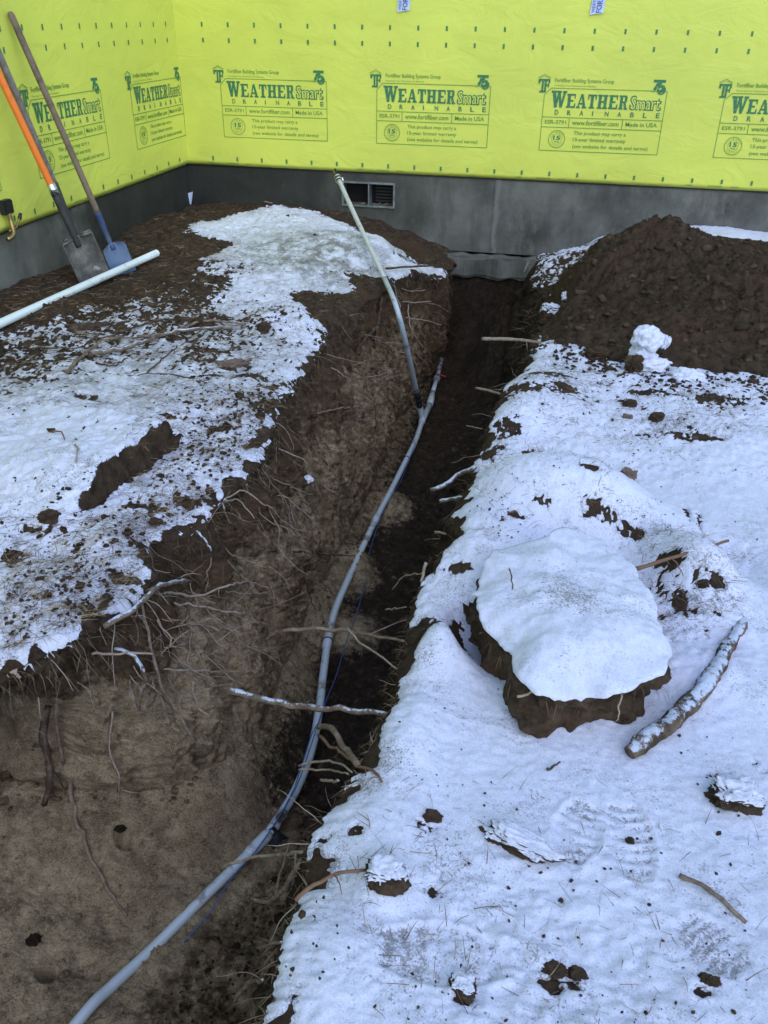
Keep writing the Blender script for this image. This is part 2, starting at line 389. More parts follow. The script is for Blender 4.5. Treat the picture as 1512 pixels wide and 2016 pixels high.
LUMPS = [gb(620, 1240, .14, .03), gb(880, 1290, .11, .05), gb(830, 1430, .12, .03), gb(790, 1660, .12, .025), gb(760, 1740, .06, .03), gb(1000, 1650, .10, .03, .07),
         gb(1060, 1600, .13, .045, .08, .2), gb(1440, 1560, .08, .04), gb(1100, 1000, .35, .05, .25), gb(1380, 1180, .12, .05, .2), gb(950, 1090, .18, .085), gb(1070, 780, .22, .06, .3), gb(1120, 690, .2, .05), gb(1000, 830, .13, .05),
         gb(950, 1250, .085, -.17, .13, .5), gb(905, 1260, .09, .05, .1), gb(1290, 700, .3, .03), gb(1200, 740, .2, .03), gb(1450, 950, .6, -.03), gb(1390, 1640, .3, -.012), gb(1100, 1900, .2, -.02), gb(640, 1880, .12, .02),
         gb(1410, 1100, .1, -.05, .18, .8), gb(100, 1160, .12, .05, .2, .7), gb(250, 1060, .14, .03), gb(60, 1100, .12, -.03, .25, .8), gb(400, 900, .2, .025), gb(560, 640, .18, .04), gb(330, 640, .3, .02), gb(620, 500, .35, .03), gb(750, 500, .16, .05, .3),
         gb(980, 1500, .25, .012), gb(1100, 1000, .32, .15, .19), gb(1350, 1120, .13, .09, .17, .3), gb(1360, 1330, .10, .03)]
def banks(x, y, fine=True):
    """height of the undisturbed banks either side of the trench"""
    x = np.asarray(x, float); y = np.asarray(y, float)
    l = idw(LH, x, y); r = idw(RH, x, y)
    k = sst(-.75, -.55, x); h = l*(1-k)+r*k
    d, s, par = seg_dist(x, y, STEP)
    sd = np.where(s > 0, d, -d)+.018*gn2(x*22, y*22, 3)
    up = sst(-.012, .02, sd)*np.exp(-(np.maximum(sd, 0)/.5)**2)*sst(0, .5, par)*sst(1.0, .93, par)*(x < -.8)
    h = h+.10*up-.02*np.exp(-(np.minimum(sd, 0)/.07)**2)*(sd < 0)*sst(0, .5, par)*sst(1, .97, par)*(x < -.8)
    for cx, cy, rx, ry, hh, ro in LUMPS:
        m = (np.abs(x-cx) < 3*max(rx, ry)) & (np.abs(y-cy) < 3*max(rx, ry))
        if np.any(m): h = h+np.where(m, bump_at(x, y, cx, cy, rx, ry, hh, ro), 0)
    near = sst(9, 5, np.hypot(x, y-3))
    left = 1-k
    m = bump_at(x, y, .22, 1.42, .60, .46, 1)*(x > -.3)*sst(-.3, -.12, x); h = h*(1-m)-.03*m
    h = h+near*((.028-.02*m)*fb2(x, y, 1.6, 2, 1)+(.006+.013*left)*fb2(x, y, 6.5, 2, 2))
    if fine: h = h+near*((.0028+.0072*left)*fb2(x, y, 26, 2, 5)+(.0015+.0055*left)*np.abs(gn2(x*47, y*47, 9)))
    rg_ = np.clip(.35+1.3*gn2(x*1.7, y*1.7, 12)+.35*left, 0, 1)*near
    if fine: h = h+rg_*(.011*np.abs(gn2(x*17, y*17, 14))+.007*np.abs(gn2(x*36, y*36, 15)))
    return h
def ground_at(px, py, off=0.0):
    """walk down the pixel's ray to the bank surface"""
    z = 0.0
    for _ in range(6): p = G(px, py, z); z = float(banks(p[0], p[1]))
    p = G(px, py, z); p[2] += off; return p
def Z(x, y): return float(banks(x, y))
# rows
ys = [-40, -20, -10, -5, -3, -2.5, -2.2, -2.0, -1.8, -1.2, -.6, -.2, 0, .1, .18]
yy = .22
while yy < 6.60:
    ys.append(yy); yy += min(max((yy*yy+2.25)/850, .003), .011)
ys += list(np.arange(6.60, 6.74, .0035)) + [6.76, 6.8, 7, 8, 12, 20, 45]
ys = np.array(ys); R = len(ys)
ST_Y = [-3, .6, 1.1, 1.3, 1.4, 1.5, 1.6, 1.7, 1.8, 2.0, 2.17, 2.31, 2.62, 2.94, 3.35, 3.8, 4.12, 4.4, 4.76, 5.1, 5.63, 5.9, 6.1, 6.75]
ST_XL = [-2.5, -2.4, -2.15, -1.85, -1.62, -1.36, -1.22, -1.16, -1.15, -1.17, -1.23, -1.14, -1.105, -1.115, -1.18, -1.20, -1.19, -1.28, -1.2, -1.13, -1.03, -.93, -.84, -.82]
FT_Y = [-3, 1.1, 1.4, 1.5, 1.6, 1.66, 1.72, 1.78, 1.9, 2.2, 2.6, 3, 4, 5, 6, 6.75]
FT_X = [-2.4, -2.2, -2.0, -1.86, -1.70, -1.48, -1.2, -1.04, -.95, -.93, -.96, -.98, -.99, -.97, -.95, -.95]
FT_Z = [-.7, -.70, -.70, -.71, -.72, -.74, -.77, -.80, -.84, -.88, -.93, -.96, -1.0, -1.0, -1.0, -1.0]
RE_Y = [-3, .5, .731, .836, .948, 1.054, 1.125, 1.225, 1.323, 1.442, 1.632, 1.866, 2.123, 2.291, 2.473, 2.747, 3.047, 3.3, 3.714, 4.152, 4.648, 5.04, 5.6, 6.2, 6.75]
RE_X = [-.36, -.36, -.367, -.375, -.382, -.373, -.395, -.378, -.344, -.323, -.299, -.316, -.317, -.229, -.289, -.235, -.251, -.23, -.209, -.12, -.124, -.117, -.14, -.22, -.3]
xl = np.interp(ys, ST_Y, ST_XL)+.034*gn2(ys*6, 0*ys+.5, 1)+.020*gn2(ys*22, 0*ys+.7, 2)+.007*gn2(ys*90, 0*ys+.9, 3)
xr = np.interp(ys, RE_Y, RE_X)+.012*gn2(ys*14, 0*ys+.3, 4)+.010*gn2(ys*38, 0*ys+.2, 5)+.006*gn2(ys*95, 0*ys+.9, 6)
xf = np.interp(ys, FT_Y, FT_X); zf = np.interp(ys, FT_Y, FT_Z)
xrf = np.interp(ys, [-3, 1, 2, 4, 6.75], [-.55, -.56, -.52, -.42, -.35]); zr = np.full(R, -1.04)
shut = np.maximum(sst(6.655, 6.715, ys), sst(-2.0, -2.6, ys))      # trench closes at both ends
def hole_shut(a, b): return a*(1-shut)+b*shut
ff0 = (1-shut[:, None])
hl = banks(xl, ys, False); hr = banks(xr, ys, False)
NL, NW, NF, NR_, NB = 230, 165, 230, 30, 290
tl = np.concatenate([[-40, -20, -10, -6, -4, -3.4, -3.15]])
segs = []; reg = []
# left outer + bank : columns
u = np.linspace(0, 1, NL)
XLb = -3.06
Xb = XLb+(xl[:, None]-XLb)*(1-(1-u)**1.15)[None, :]
Xo = np.repeat(tl[None, :], R, 0)
XLall = np.concatenate([Xo, Xb], 1)
ub = np.linspace(0, 1, NB)
Xrb = xr[:, None]+(1.75-xr[:, None])*(ub**1.15)[None, :]
Xro = np.repeat(np.array([[1.9, 2.3, 3, 4, 6, 10, 20, 45.]]), R, 0)
XRall = np.concatenate([Xrb, Xro], 1)
Yl = np.repeat(ys[:, None], XLall.shape[1], 1); Yr = np.repeat(ys[:, None], XRall.shape[1], 1)
Zl = banks(XLall, Yl); Zr = banks(XRall, Yr)
def rim(X, xe, Z_):      # rounded lip of the bank
    d = np.abs(X-xe[:, None]); return Z_-.035*np.exp(-d/.03)*(1-shut[:, None])-.02*np.exp(-d/.14)*(1-shut[:, None])
Zl = rim(XLall, xl, Zl); Zr = rim(XRall, xr, Zr)
PL = np.stack([XLall, Yl, Zl], -1); PR = np.stack([XRall, Yr, Zr], -1)
# left wall of the trench
t = np.linspace(0, 1, NW+1)[1:-1]; tt = t[None, :]
top = PL[:, -1]; Yw_ = np.repeat(ys[:, None], len(t), 1)
zfb = hole_shut(zf, top[:, 2]-.001); xfb = hole_shut(xf, xl+.3)
zw = top[:, 2:3]+(zfb[:, None]-top[:, 2:3])*tt
prof = tt**1.0
under = -.05*np.exp(-((tt-.10)/.07)**2)*(.6+.4*np.sin(ys*5)[:, None])
belly = .06*np.sin(math.pi*np.clip((tt-.25)/.75, 0, 1))*np.interp(ys, [1.6, 1.9, 3], [0, .6, 1])[:, None]
belly = belly-.10*np.sin(math.pi*np.clip((tt-.1)/.9, 0, 1))*np.exp(-((ys-1.62)/.12)**2)[:, None]
xw = xl[:, None]+(xfb-xl)[:, None]*prof+(under+belly)*(1-shut[:, None])
n3 = .036*gn(xw*2+9, Yw_*4.2, zw*3.0)+.030*gn(xw*3, Yw_*11, zw*4.0+5)+.020*gn(xw*10, Yw_*28, zw*12)+.012*np.abs(gn(xw*30, Yw_*60, zw*30))+.008*gn(xw*40, Yw_*75, zw*45)+.005*gn(xw*70, Yw_*120, zw*70)
xw = xw-.07*np.exp(-((ys-5.25)/.28)**2)[:, None]*np.clip(tt*4, 0, 1)*ff0
n3 = n3+.016*gn(xw*16+3, Yw_*16, zw*3)+.010*np.abs(gn(xw*26, Yw_*26, zw*9+4))-.006
nw1 = np.exp(-((ys-1.55)/.22)**2)[:, None]; n3 = n3+nw1*(.075*gn(xw*5+2, Yw_*5, zw*5)+.028*gn(xw*15, Yw_*15+4, zw*15)+.022*np.abs(gn(xw*9, Yw_*9+4, zw*4)))
n3 = n3*np.clip(tt*9, .15, 1)*np.clip((1-tt)*8, .2, 1)
nearw = np.exp(-((ys-1.60)/.10)**2)[:, None]
PW = np.stack([xw+n3*1.25, Yw_-1.1*n3*nearw*2, zw+.25*n3], -1)
# floor
t = np.linspace(0, 1, NF); tt = t[None, :]
xfl = xfb[:, None]+(hole_shut(xrf, xr-.15)-xfb)[:, None]*tt
Yf = np.repeat(ys[:, None], NF, 1)
slope = np.interp(ys, [1.0, 1.6, 2.0, 3], [1, 1, .6, .3])[:, None]
lowx = -1.03+0*Yf
lowx = np.interp(ys, [.6, 1.1, 1.4, 1.85, 2.3, 2.9], [-1.12, -1.07, -.98, -.8, -.75, -.85])[:, None]+0*Yf
zfl = zfb[:, None]+(zr[:, None]-zfb[:, None])*sst(0, 1, (xfl-xfb[:, None])/np.maximum(lowx-xfb[:, None], .05))**1.0*(1-shut[:, None])
zfl = np.where(shut[:, None] > .5, zfb[:, None], zfl)
ff = (1-shut[:, None])
zfl = zfl+ff*((.028+.03*sst(2.2, 1.6, Yf))*fb2(xfl, Yf, 3.5, 2, 21)*(1-.7*np.exp(-((xfl+1.03)/.12)**2)*sst(1.6, 1.4, Yf))+.026*fb2(xfl, Yf, 11, 3, 22)+.009*fb2(xfl, Yf, 42, 2, 23)+.006*np.abs(gn2(xfl*75, Yf*75, 4))+.004*gn2(xfl*140, Yf*140, 6))
zfl = zfl+ff*bump_at(xfl, Yf, -.36, 6.62, .26, .55, .55)*(1+.25*fb2(xfl, Yf, 9, 3, 27))+ff*bump_at(xfl, Yf, -.75, 6.75, .2, .22, .35)
for (px, py, r_, h_, z_) in ((600, 1190, .13, .10, -.95), (690, 1110, .12, .08, -.98), (560, 1310, .12, .05, -.9), (780, 985, .12, .05, -1.0), (460, 1560, .16, .07, -.88), (320, 1640, .2, .03, -.85), (640, 1330, .12, -.03, -1), (700, 1235, .10, .04, -1), (150, 1900, .22, .03, -.85), (330, 1800, .09, .02, -.93)):
    p = G(px, py, z_); zfl = zfl+ff*bump_at(xfl, Yf, p[0], p[1], r_, r_*1.3, h_)
for (px, py, r_, z_) in ((237, 1632, .022, -.84), (65, 1845, .022, -.80)):           # two burrow-like holes
    p = G(px, py, z_); zfl = zfl-ff*.07*np.exp(-(np.hypot(xfl-p[0], Yf-p[1])/r_)**4)
PF = np.stack([xfl, Yf, zfl], -1)
# right wall, undercut beneath the lip
t = np.linspace(0, 1, NR_+1)[1:-1]; tt = t[None, :]
topr = PR[:, 0]; Yq = np.repeat(ys[:, None], len(t), 1)
zrb = PF[:, -1, 2]
zq = zrb[:, None]+(topr[:, 2:3]-zrb[:, None])*tt
xq = PF[:, -1, 0:1]+(topr[:, 0:1]-PF[:, -1, 0:1])*tt**.8+ff*(.09*gn(Yq*5, zq*6, 3+0*zq)+.05*gn(Yq*15, zq*14, 8+0*zq)+.02*gn(Yq*40, zq*40, 8+0*zq))*np.sin(math.pi*tt)
PQ = np.stack([xq, Yq, zq], -1)
ALL = np.concatenate([PL, PW, PF, PQ, PR], 1)
c0 = PL.shape[1]; c1 = c0+PW.shape[1]; c2 = c1+NF; c3 = c2+PQ.shape[1]; CN = ALL.shape[1]
# sandiness of every vertex: subsoil is sandy, topsoil black
sand = np.zeros(ALL.shape[:2]); 
zz = ALL[..., 2]; depth = -zz
yA = ALL[..., 1]
n_s = fb2(yA, zz*1.2, 3.0, 3, 31)
s1 = sst(.13, .45, depth+.18*n_s)
s1 = s1*np.interp(yA, [2.0, 2.6, 4, 6], [1.0, .56, .50, .42])
rightness = sst(-1.02, -.80, ALL[..., 0])*sst(1.75, 2.1, yA)          # dug floor beside the pipe: dark soil, also carries painted shade
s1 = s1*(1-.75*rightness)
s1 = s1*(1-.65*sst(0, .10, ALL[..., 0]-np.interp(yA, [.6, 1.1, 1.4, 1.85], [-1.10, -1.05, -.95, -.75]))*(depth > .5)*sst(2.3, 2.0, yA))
sand[:] = s1
for (px, py, r_, z_) in ((600, 1190, .16, -.9), (690, 1110, .14, -.95), (770, 990, .13, -.98), (700, 1235, .12, -1), (560, 1310, .15, -.9)):
    p = G(px, py, z_); sand += .55*bump_at(ALL[..., 0], ALL[..., 1], p[0], p[1], r_, r_*1.3, 1)*(depth > .7)
sand = np.clip(sand, 0, 1)
sand[:, :c0] = .04; sand[:, c3:] = .04
keep = np.zeros((R-1, CN-1), np.int8); ci = np.arange(CN-1)
keep[:, (ci < c0-1) | (ci >= c3)] = 1
keep[:, (ci >= c0-1) & (ci < c1)] = 2
keep[:, (ci >= c1) & (ci < c2-1)] = 3
keep[:, (ci >= c2-1) & (ci < c3)] = 2
lit = np.zeros(ALL.shape[:2]); lit[:, c0:c1] = sst(.02, .35, depth[:, c0:c1]+.12*n_s[:, c0:c1])*np.interp(ys, [5.8, 6.5], [1, .2])[:, None]; lit[:, c1:c2] = np.clip(1-.85*rightness[:, c1:c2], 0, 1)*.9  # left face and floor coloured lighter in place of light reaching the trench
damp_shade = np.zeros(ALL.shape[:2]); damp_shade[:, c1:c2] = np.clip(rightness[:, c1:c2]*1.1, 0, 1)*.85; damp_shade[:, c2:c3] = .85; damp_shade[:, c0:c1] = (.9*sst(6.35, 6.6, ys))[:, None]  # shade of the trench's right side and far end painted into the soil
damp_shade[:, c3:] = .85*np.exp(-np.maximum(ALL[:, c3:, 0]-xr[:, None], 0)/.18)*sst(3.9, 4.6, ys)[:, None]  # bare right lip: dark rooty soil through the same attribute
damp_shade = np.maximum(damp_shade, .9*sst(6.3, 6.6, ALL[..., 1])*(depth > .3)); sand = sand*(1-.8*sst(6.2, 6.6, ALL[..., 1])*(depth > .3))  # far end below the lip painted darker still, as deep shade
at = {'sand': sand, 'lit': lit, 'damp_shade': damp_shade}
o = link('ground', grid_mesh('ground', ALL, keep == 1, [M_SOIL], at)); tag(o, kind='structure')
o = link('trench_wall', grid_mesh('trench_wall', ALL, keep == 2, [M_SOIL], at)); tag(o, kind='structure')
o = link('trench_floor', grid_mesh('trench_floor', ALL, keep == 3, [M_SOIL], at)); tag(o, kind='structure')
# ---------------------------------------------------------------- snow on the banks
def cpts(L): return [(*G(px, py, 0.03)[:2], v) for px, py, v in L]
CV_L = cpts([(50, 560, 0), (150, 540, 0), (230, 570, 0), (300, 480, 0), (450, 420, 0), (380, 450, 0), (600, 420, 0), (700, 440, 0), (330, 550, .05), (240, 600, .15), (60, 630, .05), (830, 470, 0), (760, 455, .1), (850, 495, .85), (790, 480, .6), (880, 515, .9),
     (400, 510, .2), (445, 480, .9), (500, 465, 1), (560, 500, 1.1), (640, 470, 1.1), (700, 490, 1.1), (720, 520, 1.1), (600, 550, 1.0), (520, 570, .85), (780, 515, 1.05), (560, 455, .9), (470, 520, .85), (440, 550, .6), (650, 555, .78), (560, 600, .85), (480, 605, .72),
     (500, 620, .6), (600, 640, .72), (560, 700, .74), (400, 570, .42), (350, 600, .42), (300, 620, .52), (200, 650, .55), (120, 680, .58), (300, 700, .62), (400, 680, .58), (200, 730, .66), (50, 760, .6), (50, 720, .5), (450, 720, .62), (380, 640, .5),
     (150, 790, .85), (260, 750, .85), (280, 800, .98), (50, 850, .95), (200, 870, .98), (400, 770, .75), (500, 760, .66), (450, 850, .66), (400, 920, .72), (330, 970, .7), (250, 1010, .8), (100, 1000, .88), (300, 1030, .72), (100, 1100, .92), (200, 1150, .82),
     (50, 1220, .92), (150, 1220, .78), (0, 900, 1), (620, 590, .1), (690, 590, .05), (680, 620, 0), (740, 550, .1), (0, 1150, .95), (-200, 900, .9), (-100, 1300, .9), (-300, 700, .5)])
CV_R = cpts([(1100, 620, .6), (1150, 650, .66), (1150, 490, .5), (1230, 462, .75), (1450, 480, 1.0), (1500, 470, 1.0), (1050, 520, .5), (1075, 550, .45), (960, 560, 0), (1000, 600, -.1), (1060, 570, .0), (1110, 560, -.1), (1060, 640, .55), (1080, 680, .75), (1000, 640, .1),
     (1380, 800, .64), (1250, 780, .62), (1330, 830, .60), (1450, 760, .8), (1150, 740, .64), (1100, 780, .6), (1050, 800, .8), (1000, 850, .9), (1200, 900, .95), (1300, 850, .85), (1420, 900, 1.1), (1350, 1000, 1.1), (1100, 900, .74), (1080, 930, .70), (1000, 1000, .9), (1150, 1030, .80), (1250, 1050, .72),
     (1400, 1080, .75), (1450, 1150, 1.05), (1360, 1180, .62), (1400, 1400, 1.1), (1300, 1550, 1.05), (900, 1400, 1.1), (830, 1350, 1.0), (980, 1550, 1.1), (850, 1500, 1.0), (750, 1600, 1.0), (700, 1800, .92), (900, 1800, .86), (1100, 1800, 1.0), (1400, 1800, 1.0), (1300, 1950, 1), (620, 1960, .86), (1500, 1600, 1.1), (950, 1150, 1.0), (960, 1090, .9), (850, 1270, 1.0), (1512, 2100, 1), (1800, 1400, 1.05), (600, 2300, 1)])
def snowT(x, y):
    k = x > -.6
    c = np.where(k, idw(CV_R, x, y, 3.2, .004), idw(CV_L, x, y, 3.2, .004)-.06)
    sc = np.where(k, 1.0, 1.0)
    n = .46*fb2(x, y, 11, 2, 41)+.36*gn2(x*34+7, y*30, 43)+.36*gn2(x*78, y*70+3, 44)+.20*gn2(x*150, y*140, 45)
    v_ = (c-.5)*1.35-n*.62
    # bare patches and thin places seen on the right bank
    for px, py, r_, ry in PATCH:
        p = G(px, py, .02); m = np.exp(-(((x-p[0])/r_)**2+((y-p[1])/ry)**2)**1.3)
        v_ = v_-m*(.75+1.9*n)
    T = .0085*np.tanh(v_*2.6)+.0012*gn2(x*13, y*13, 48)*(v_ > 0)
    return T, c
PATCH = [(835, 1610, .030, .018), (1090, 1915, .026, .016), (1140, 1920, .018, .014), (912, 1950, .02, .01), (1395, 1935, .02, .012), (860, 1740, .02, .012), (1240, 1660, .014, .010), (560, 1800, .012, .012), (700, 1620, .018, .02), (640, 1620, .02, .02),
         (1180, 700, .07, .09), (1080, 740, .08, .07), (1040, 775, .09, .06), (1110, 775, .05, .05), (1420, 790, .10, .05), (1290, 775, .08, .03), (1060, 880, .05, .035), (1020, 945, .04, .04), (1075, 925, .05, .03), (1030, 935, .03, .03), (1100, 950, .03, .03), (990, 840, .08, .06), (975, 870, .07, .05),
         (1170, 1045, .055, .03), (1060, 1035, .035, .02), (1015, 1048, .03, .02), (1240, 1062, .05, .025), (1360, 1095, .04, .02), (1400, 1130, .03, .02), (1405, 1180, .02, .03), (1150, 1005, .03, .015), (1380, 1010, .015, .10), (1355, 1000, .012, .07), (1300, 1130, .02, .012), (1335, 1200, .015, .03),
         (900, 1130, .05, .02), (985, 1060, .03, .02), (1430, 1500, .04, .012), (1500, 1490, .03, .02), (1385, 1500, .02, .01), (1190, 995, .02, .015), (1320, 850, .12, .03), (1390, 860, .09, .025), (1080, 1515, .015, .008), (855, 1225, .05, .05), (870, 1235, .03, .03),
         (430, 715, .10, .035), (500, 735, .08, .03), (400, 690, .08, .03), (170, 790, .06, .03), (520, 790, .05, .04), (430, 830, .06, .03), (70, 1030, .05, .03), (150, 1060, .03, .02), (20, 1070, .04, .05), (300, 985, .06, .02), (360, 965, .04, .02), (220, 1110, .05, .025), (80, 1180, .03, .015), (240, 830, .03, .02), (340, 820, .06, .02), (30, 1160, .02, .06)]
def boot(x, y, T, heel, toe, wd):
    """boot print with tread bars pressed into the snow"""
    h = G(*heel, .01)[:2]; t_ = G(*toe, .01)[:2]; d = t_-h; L_ = np.hypot(*d); d = d/L_; nrm = np.array([-d[1], d[0]])
    u = ((x-h[0])*d[0]+(y-h[1])*d[1])/L_; v = ((x-h[0])*nrm[0]+(y-h[1])*nrm[1])
    half = wd*(.36+.14*np.sin(np.clip(u, 0, 1)*math.pi*1.5-.6)+.02)
    ins = sst(.0, .04, u)*sst(1.0, .94, u)*sst(half+.006, half-.004, np.abs(v))
    rimm = np.exp(-((np.abs(v)-half-.008)/.008)**2)*sst(-.03, .02, u)*sst(1.03, .98, u)
    tread = .5+.5*np.sin(u*48+np.abs(v)*60)
    wr = sst(.32, .36, u)*sst(.46, .42, u)
    return np.where(ins > .05, np.maximum(T-ins*(.0052*(1-.8*tread)*(1-.6*wr)+.0022), .0012), T)+.0035*rimm, ins*(1-.6*tread)
def snow_part(P, nm, flip=False):
    X, Y = P[..., 0], P[..., 1]
    T, c = snowT(X, Y)
    thin = np.zeros_like(T)
    for hh, tt_, wd in (((745, 1862), (1010, 1880), .115), ((1165, 1560), (1110, 1690), .10), ((1470, 1900), (1345, 1790), .105), ((1230, 1560), (1260, 1720), .10)):
        T, ins = boot(X, Y, T, hh, tt_, wd); thin += .03*ins
    xe = np.where(X > -.6, xr[:, None], xl[:, None]); dl = np.abs(X-xe); T = T-.022*np.exp(-dl/.045)*np.clip(.15+1.6*gn2(X*9, Y*9, 53)+.8*gn2(X*30, Y*30, 54), 0, 1)
    # steep ground sheds its snow
    Zb = P[..., 2].copy()
    for _ in range(3): Zb[1:-1, 1:-1] = (Zb[1:-1, 1:-1]*2+Zb[:-2, 1:-1]+Zb[2:, 1:-1]+Zb[1:-1, :-2]+Zb[1:-1, 2:])/6
    gy, gx = np.gradient(Zb); dy_, _ = np.gradient(Y); _, dx_ = np.gradient(X)
    sl_ = np.hypot(gx/np.maximum(np.abs(dx_), 1e-5), gy/np.maximum(np.abs(dy_), 1e-5))
    T = T-.020*sst(.9, 2.0, sl_)
    mound = bump_at(X, Y, .85, 5.15, .8, .9, 1)
    S = P.copy(); S[..., 2] += T+np.where(T > 0, .0018*gn2(X*60, Y*60, 51)*sst(0, .006, T), 0)
    kp = np.maximum.reduce([T[:-1, :-1], T[1:, :-1], T[:-1, 1:], T[1:, 1:]]) > -.0015
    kp &= (sl_[:-1, :-1] < 1.25)
    inside = (X[:-1, :-1] > -3.05) & (X[:-1, :-1] < 40) & (Y[:-1, :-1] < 6.76)
    thin += .12*np.clip((.0075-T)/.0075, 0, 1)**1.3-.02*sst(.95, 1.1, c)
    A = G(620, 505, .08); icy = np.exp(-(((X-A[0])/.62)**2+((Y-A[1])/.62)**2)**2)
    A = G(250, 680, .05); icy = np.maximum(icy, .75*np.exp(-(((X-A[0])/.8)**2+((Y-A[1])/.8)**2)**2))
    A = G(60, 760, .05); icy = np.maximum(icy, .6*np.exp(-(((X-A[0])/.3)**2+((Y-A[1])/.3)**2)**2))
    A = G(820, 490, .0); icy = np.maximum(icy, .5*np.exp(-(((X-A[0])/.3)**2+((Y-A[1])/.5)**2)**2))
    icy = np.where(X < -.6, icy, 0)
    return S, kp & inside, thin, icy
SL, kl, thl, il = snow_part(PL, 'l'); SR, kr, thr_, ir = snow_part(PR, 'r')
me = grid_mesh('snow_cover', SL, kl, [M_SNOW], {'thin': thl, 'icy': il})
tag(link('snow_cover', me), 'patchy, trodden snow and icy film on the left bank between the wall and the trench', 'snow', kind='stuff')
me = grid_mesh('snow_cover', SR, kr, [M_SNOW], {'thin': thr_, 'icy': ir})
tag(link('snow_cover', me), 'thin bluish snow blanket with boot prints over the bank right of the trench', 'snow', kind='stuff')
# ================================================================ HOUSE: two walls
ZB, ZT = .425, 3.1           # lower edge of the wrap, top of the walls
VX0, VX1, VZ0, VZ1 = -1.772, -1.345, .166, .353      # vent opening
ZF = -.13
def conc_back():
    bm = bmesh.new(); y0, y1 = YW+.012, YW+.22
    xs = [XL-.2, VX0, VX1, -.575, -.535, 1.2, 6.0]; zs = [ZF, VZ0, VZ1, ZB+.05]
    for i in range(len(xs)-1):
        for j in range(3):
            if i == 1 and j == 1: continue
            p = -.006 if i == 3 else 0       # the proud form joint
            box(bm, xs[i], xs[i+1], y0+p, y1, zs[j], zs[j+1])
    return bm
wb = thing('house_wall', 'back wall of the new house, yellow-green wrap over a dark concrete base with a vent', 'wall', (-.5, YW, 0))
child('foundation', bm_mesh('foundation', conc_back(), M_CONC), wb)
# footing: rough-topped, sticks out of the wall foot
def rough_box(x0, x1, y0, y1, z0, z1, st=.03, amp=.008, bev=.01):
    bm = bmesh.new(); box(bm, x0, x1, y0, y1, z0, z1)
    bmesh.ops.bevel(bm, geom=bm.edges[:], offset=bev, segments=2, affect='EDGES')
    L_ = max(x1-x0, y1-y0); n = int(L_/st)
    ax = 0 if x1-x0 > y1-y0 else 1
    for i in range(1, n):
        c = [0, 0, 0]; c[ax] = (x0 if ax == 0 else y0)+L_*i/n; nn = [0, 0, 0]; nn[ax] = 1
        bmesh.ops.bisect_plane(bm, geom=bm.verts[:]+bm.edges[:]+bm.faces[:], plane_co=c, plane_no=nn)
    for v in bm.verts:
        a_ = gn(v.co.x*9, v.co.y*9, v.co.z*9); b_ = gn(v.co.x*9+50, v.co.y*9, v.co.z*9+20)
        v.co.y += amp*float(a_); v.co.z += amp*float(b_)
    return bm
child('footing', bm_mesh('footing', rough_box(-1.4, 2.2, YW-.115, YW+.009, -.30, -.135, .03, .028, .02), M_CONC), wb)
def wrap_sheet(axis):
    """thin sheet with soft buckles; axis 'x' runs along the back wall"""
    if axis == 'x': us = np.arange(XL, 6.01, .03)
    else: us = np.arange(-3.0, YW+.001, .03)
    if axis == 'y': us = np.append(us, YW)
    vs = np.concatenate([[ZB+.012], np.linspace(ZB, ZT, 90)])
    U, V_ = np.meshgrid(us, vs)
    w_ = .0035*fb2(U, V_*1.6, 1.3, 2, 61)+.0018*gn2(U*2+V_*3, V_*9, 62)
    edge = sst(ZB, ZB+.10, V_); off = .004+(w_+.0035)*edge*.9
    off = np.minimum(off, .0085); off[0] = -.010
    if axis == 'x': P = np.stack([U, YW-off, V_], -1)
    else: P = np.stack([XL+off, U, V_], -1)
    if axis == 'x': P = P[::-1].copy()
    me = grid_mesh('house_wrap', P[:, ::-1].copy() if axis == 'y' else P, None, [M_WRAP])
    return me
wrapb = child('house_wrap', wrap_sheet('x'), wb)
bm = bmesh.new(); box(bm, XL-.2, 6, YW+.002, YW+.0115, ZB-.010, ZB+.05)  # black strip standing in for the shadow gap under the wrap
child('shadow_strip', bm_mesh('shadow_strip', bm, M_BLACK), wb)
bm = bmesh.new(); box(bm, XL-.2, 6, YW+.013, YW+.2, ZB+.051, ZT)
child('sheathing', bm_mesh('sheathing', bm, M_TANWOOD), wb)
wl = thing('house_wall', 'left wall of the new house in yellow-green wrap, shovels leaning on it', 'wall', (XL, 2, 0))
bm = bmesh.new(); box(bm, XL-.2, XL-.012, -3, YW+.011, ZF, ZB+.05)
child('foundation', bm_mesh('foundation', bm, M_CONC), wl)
wrapl = child('house_wrap', wrap_sheet('y'), wl)
bm = bmesh.new(); box(bm, XL-.0115, XL-.002, -3, YW+.001, ZB-.010, ZB+.05)  # same painted shadow line below the wrap of the left wall
child('shadow_strip', bm_mesh('shadow_strip', bm, M_BLACK), wl)
bm = bmesh.new(); box(bm, XL-.2, XL-.013, -3, YW, ZB+.051, ZT)
child('sheathing', bm_mesh('sheathing', bm, M_TANWOOD), wl)
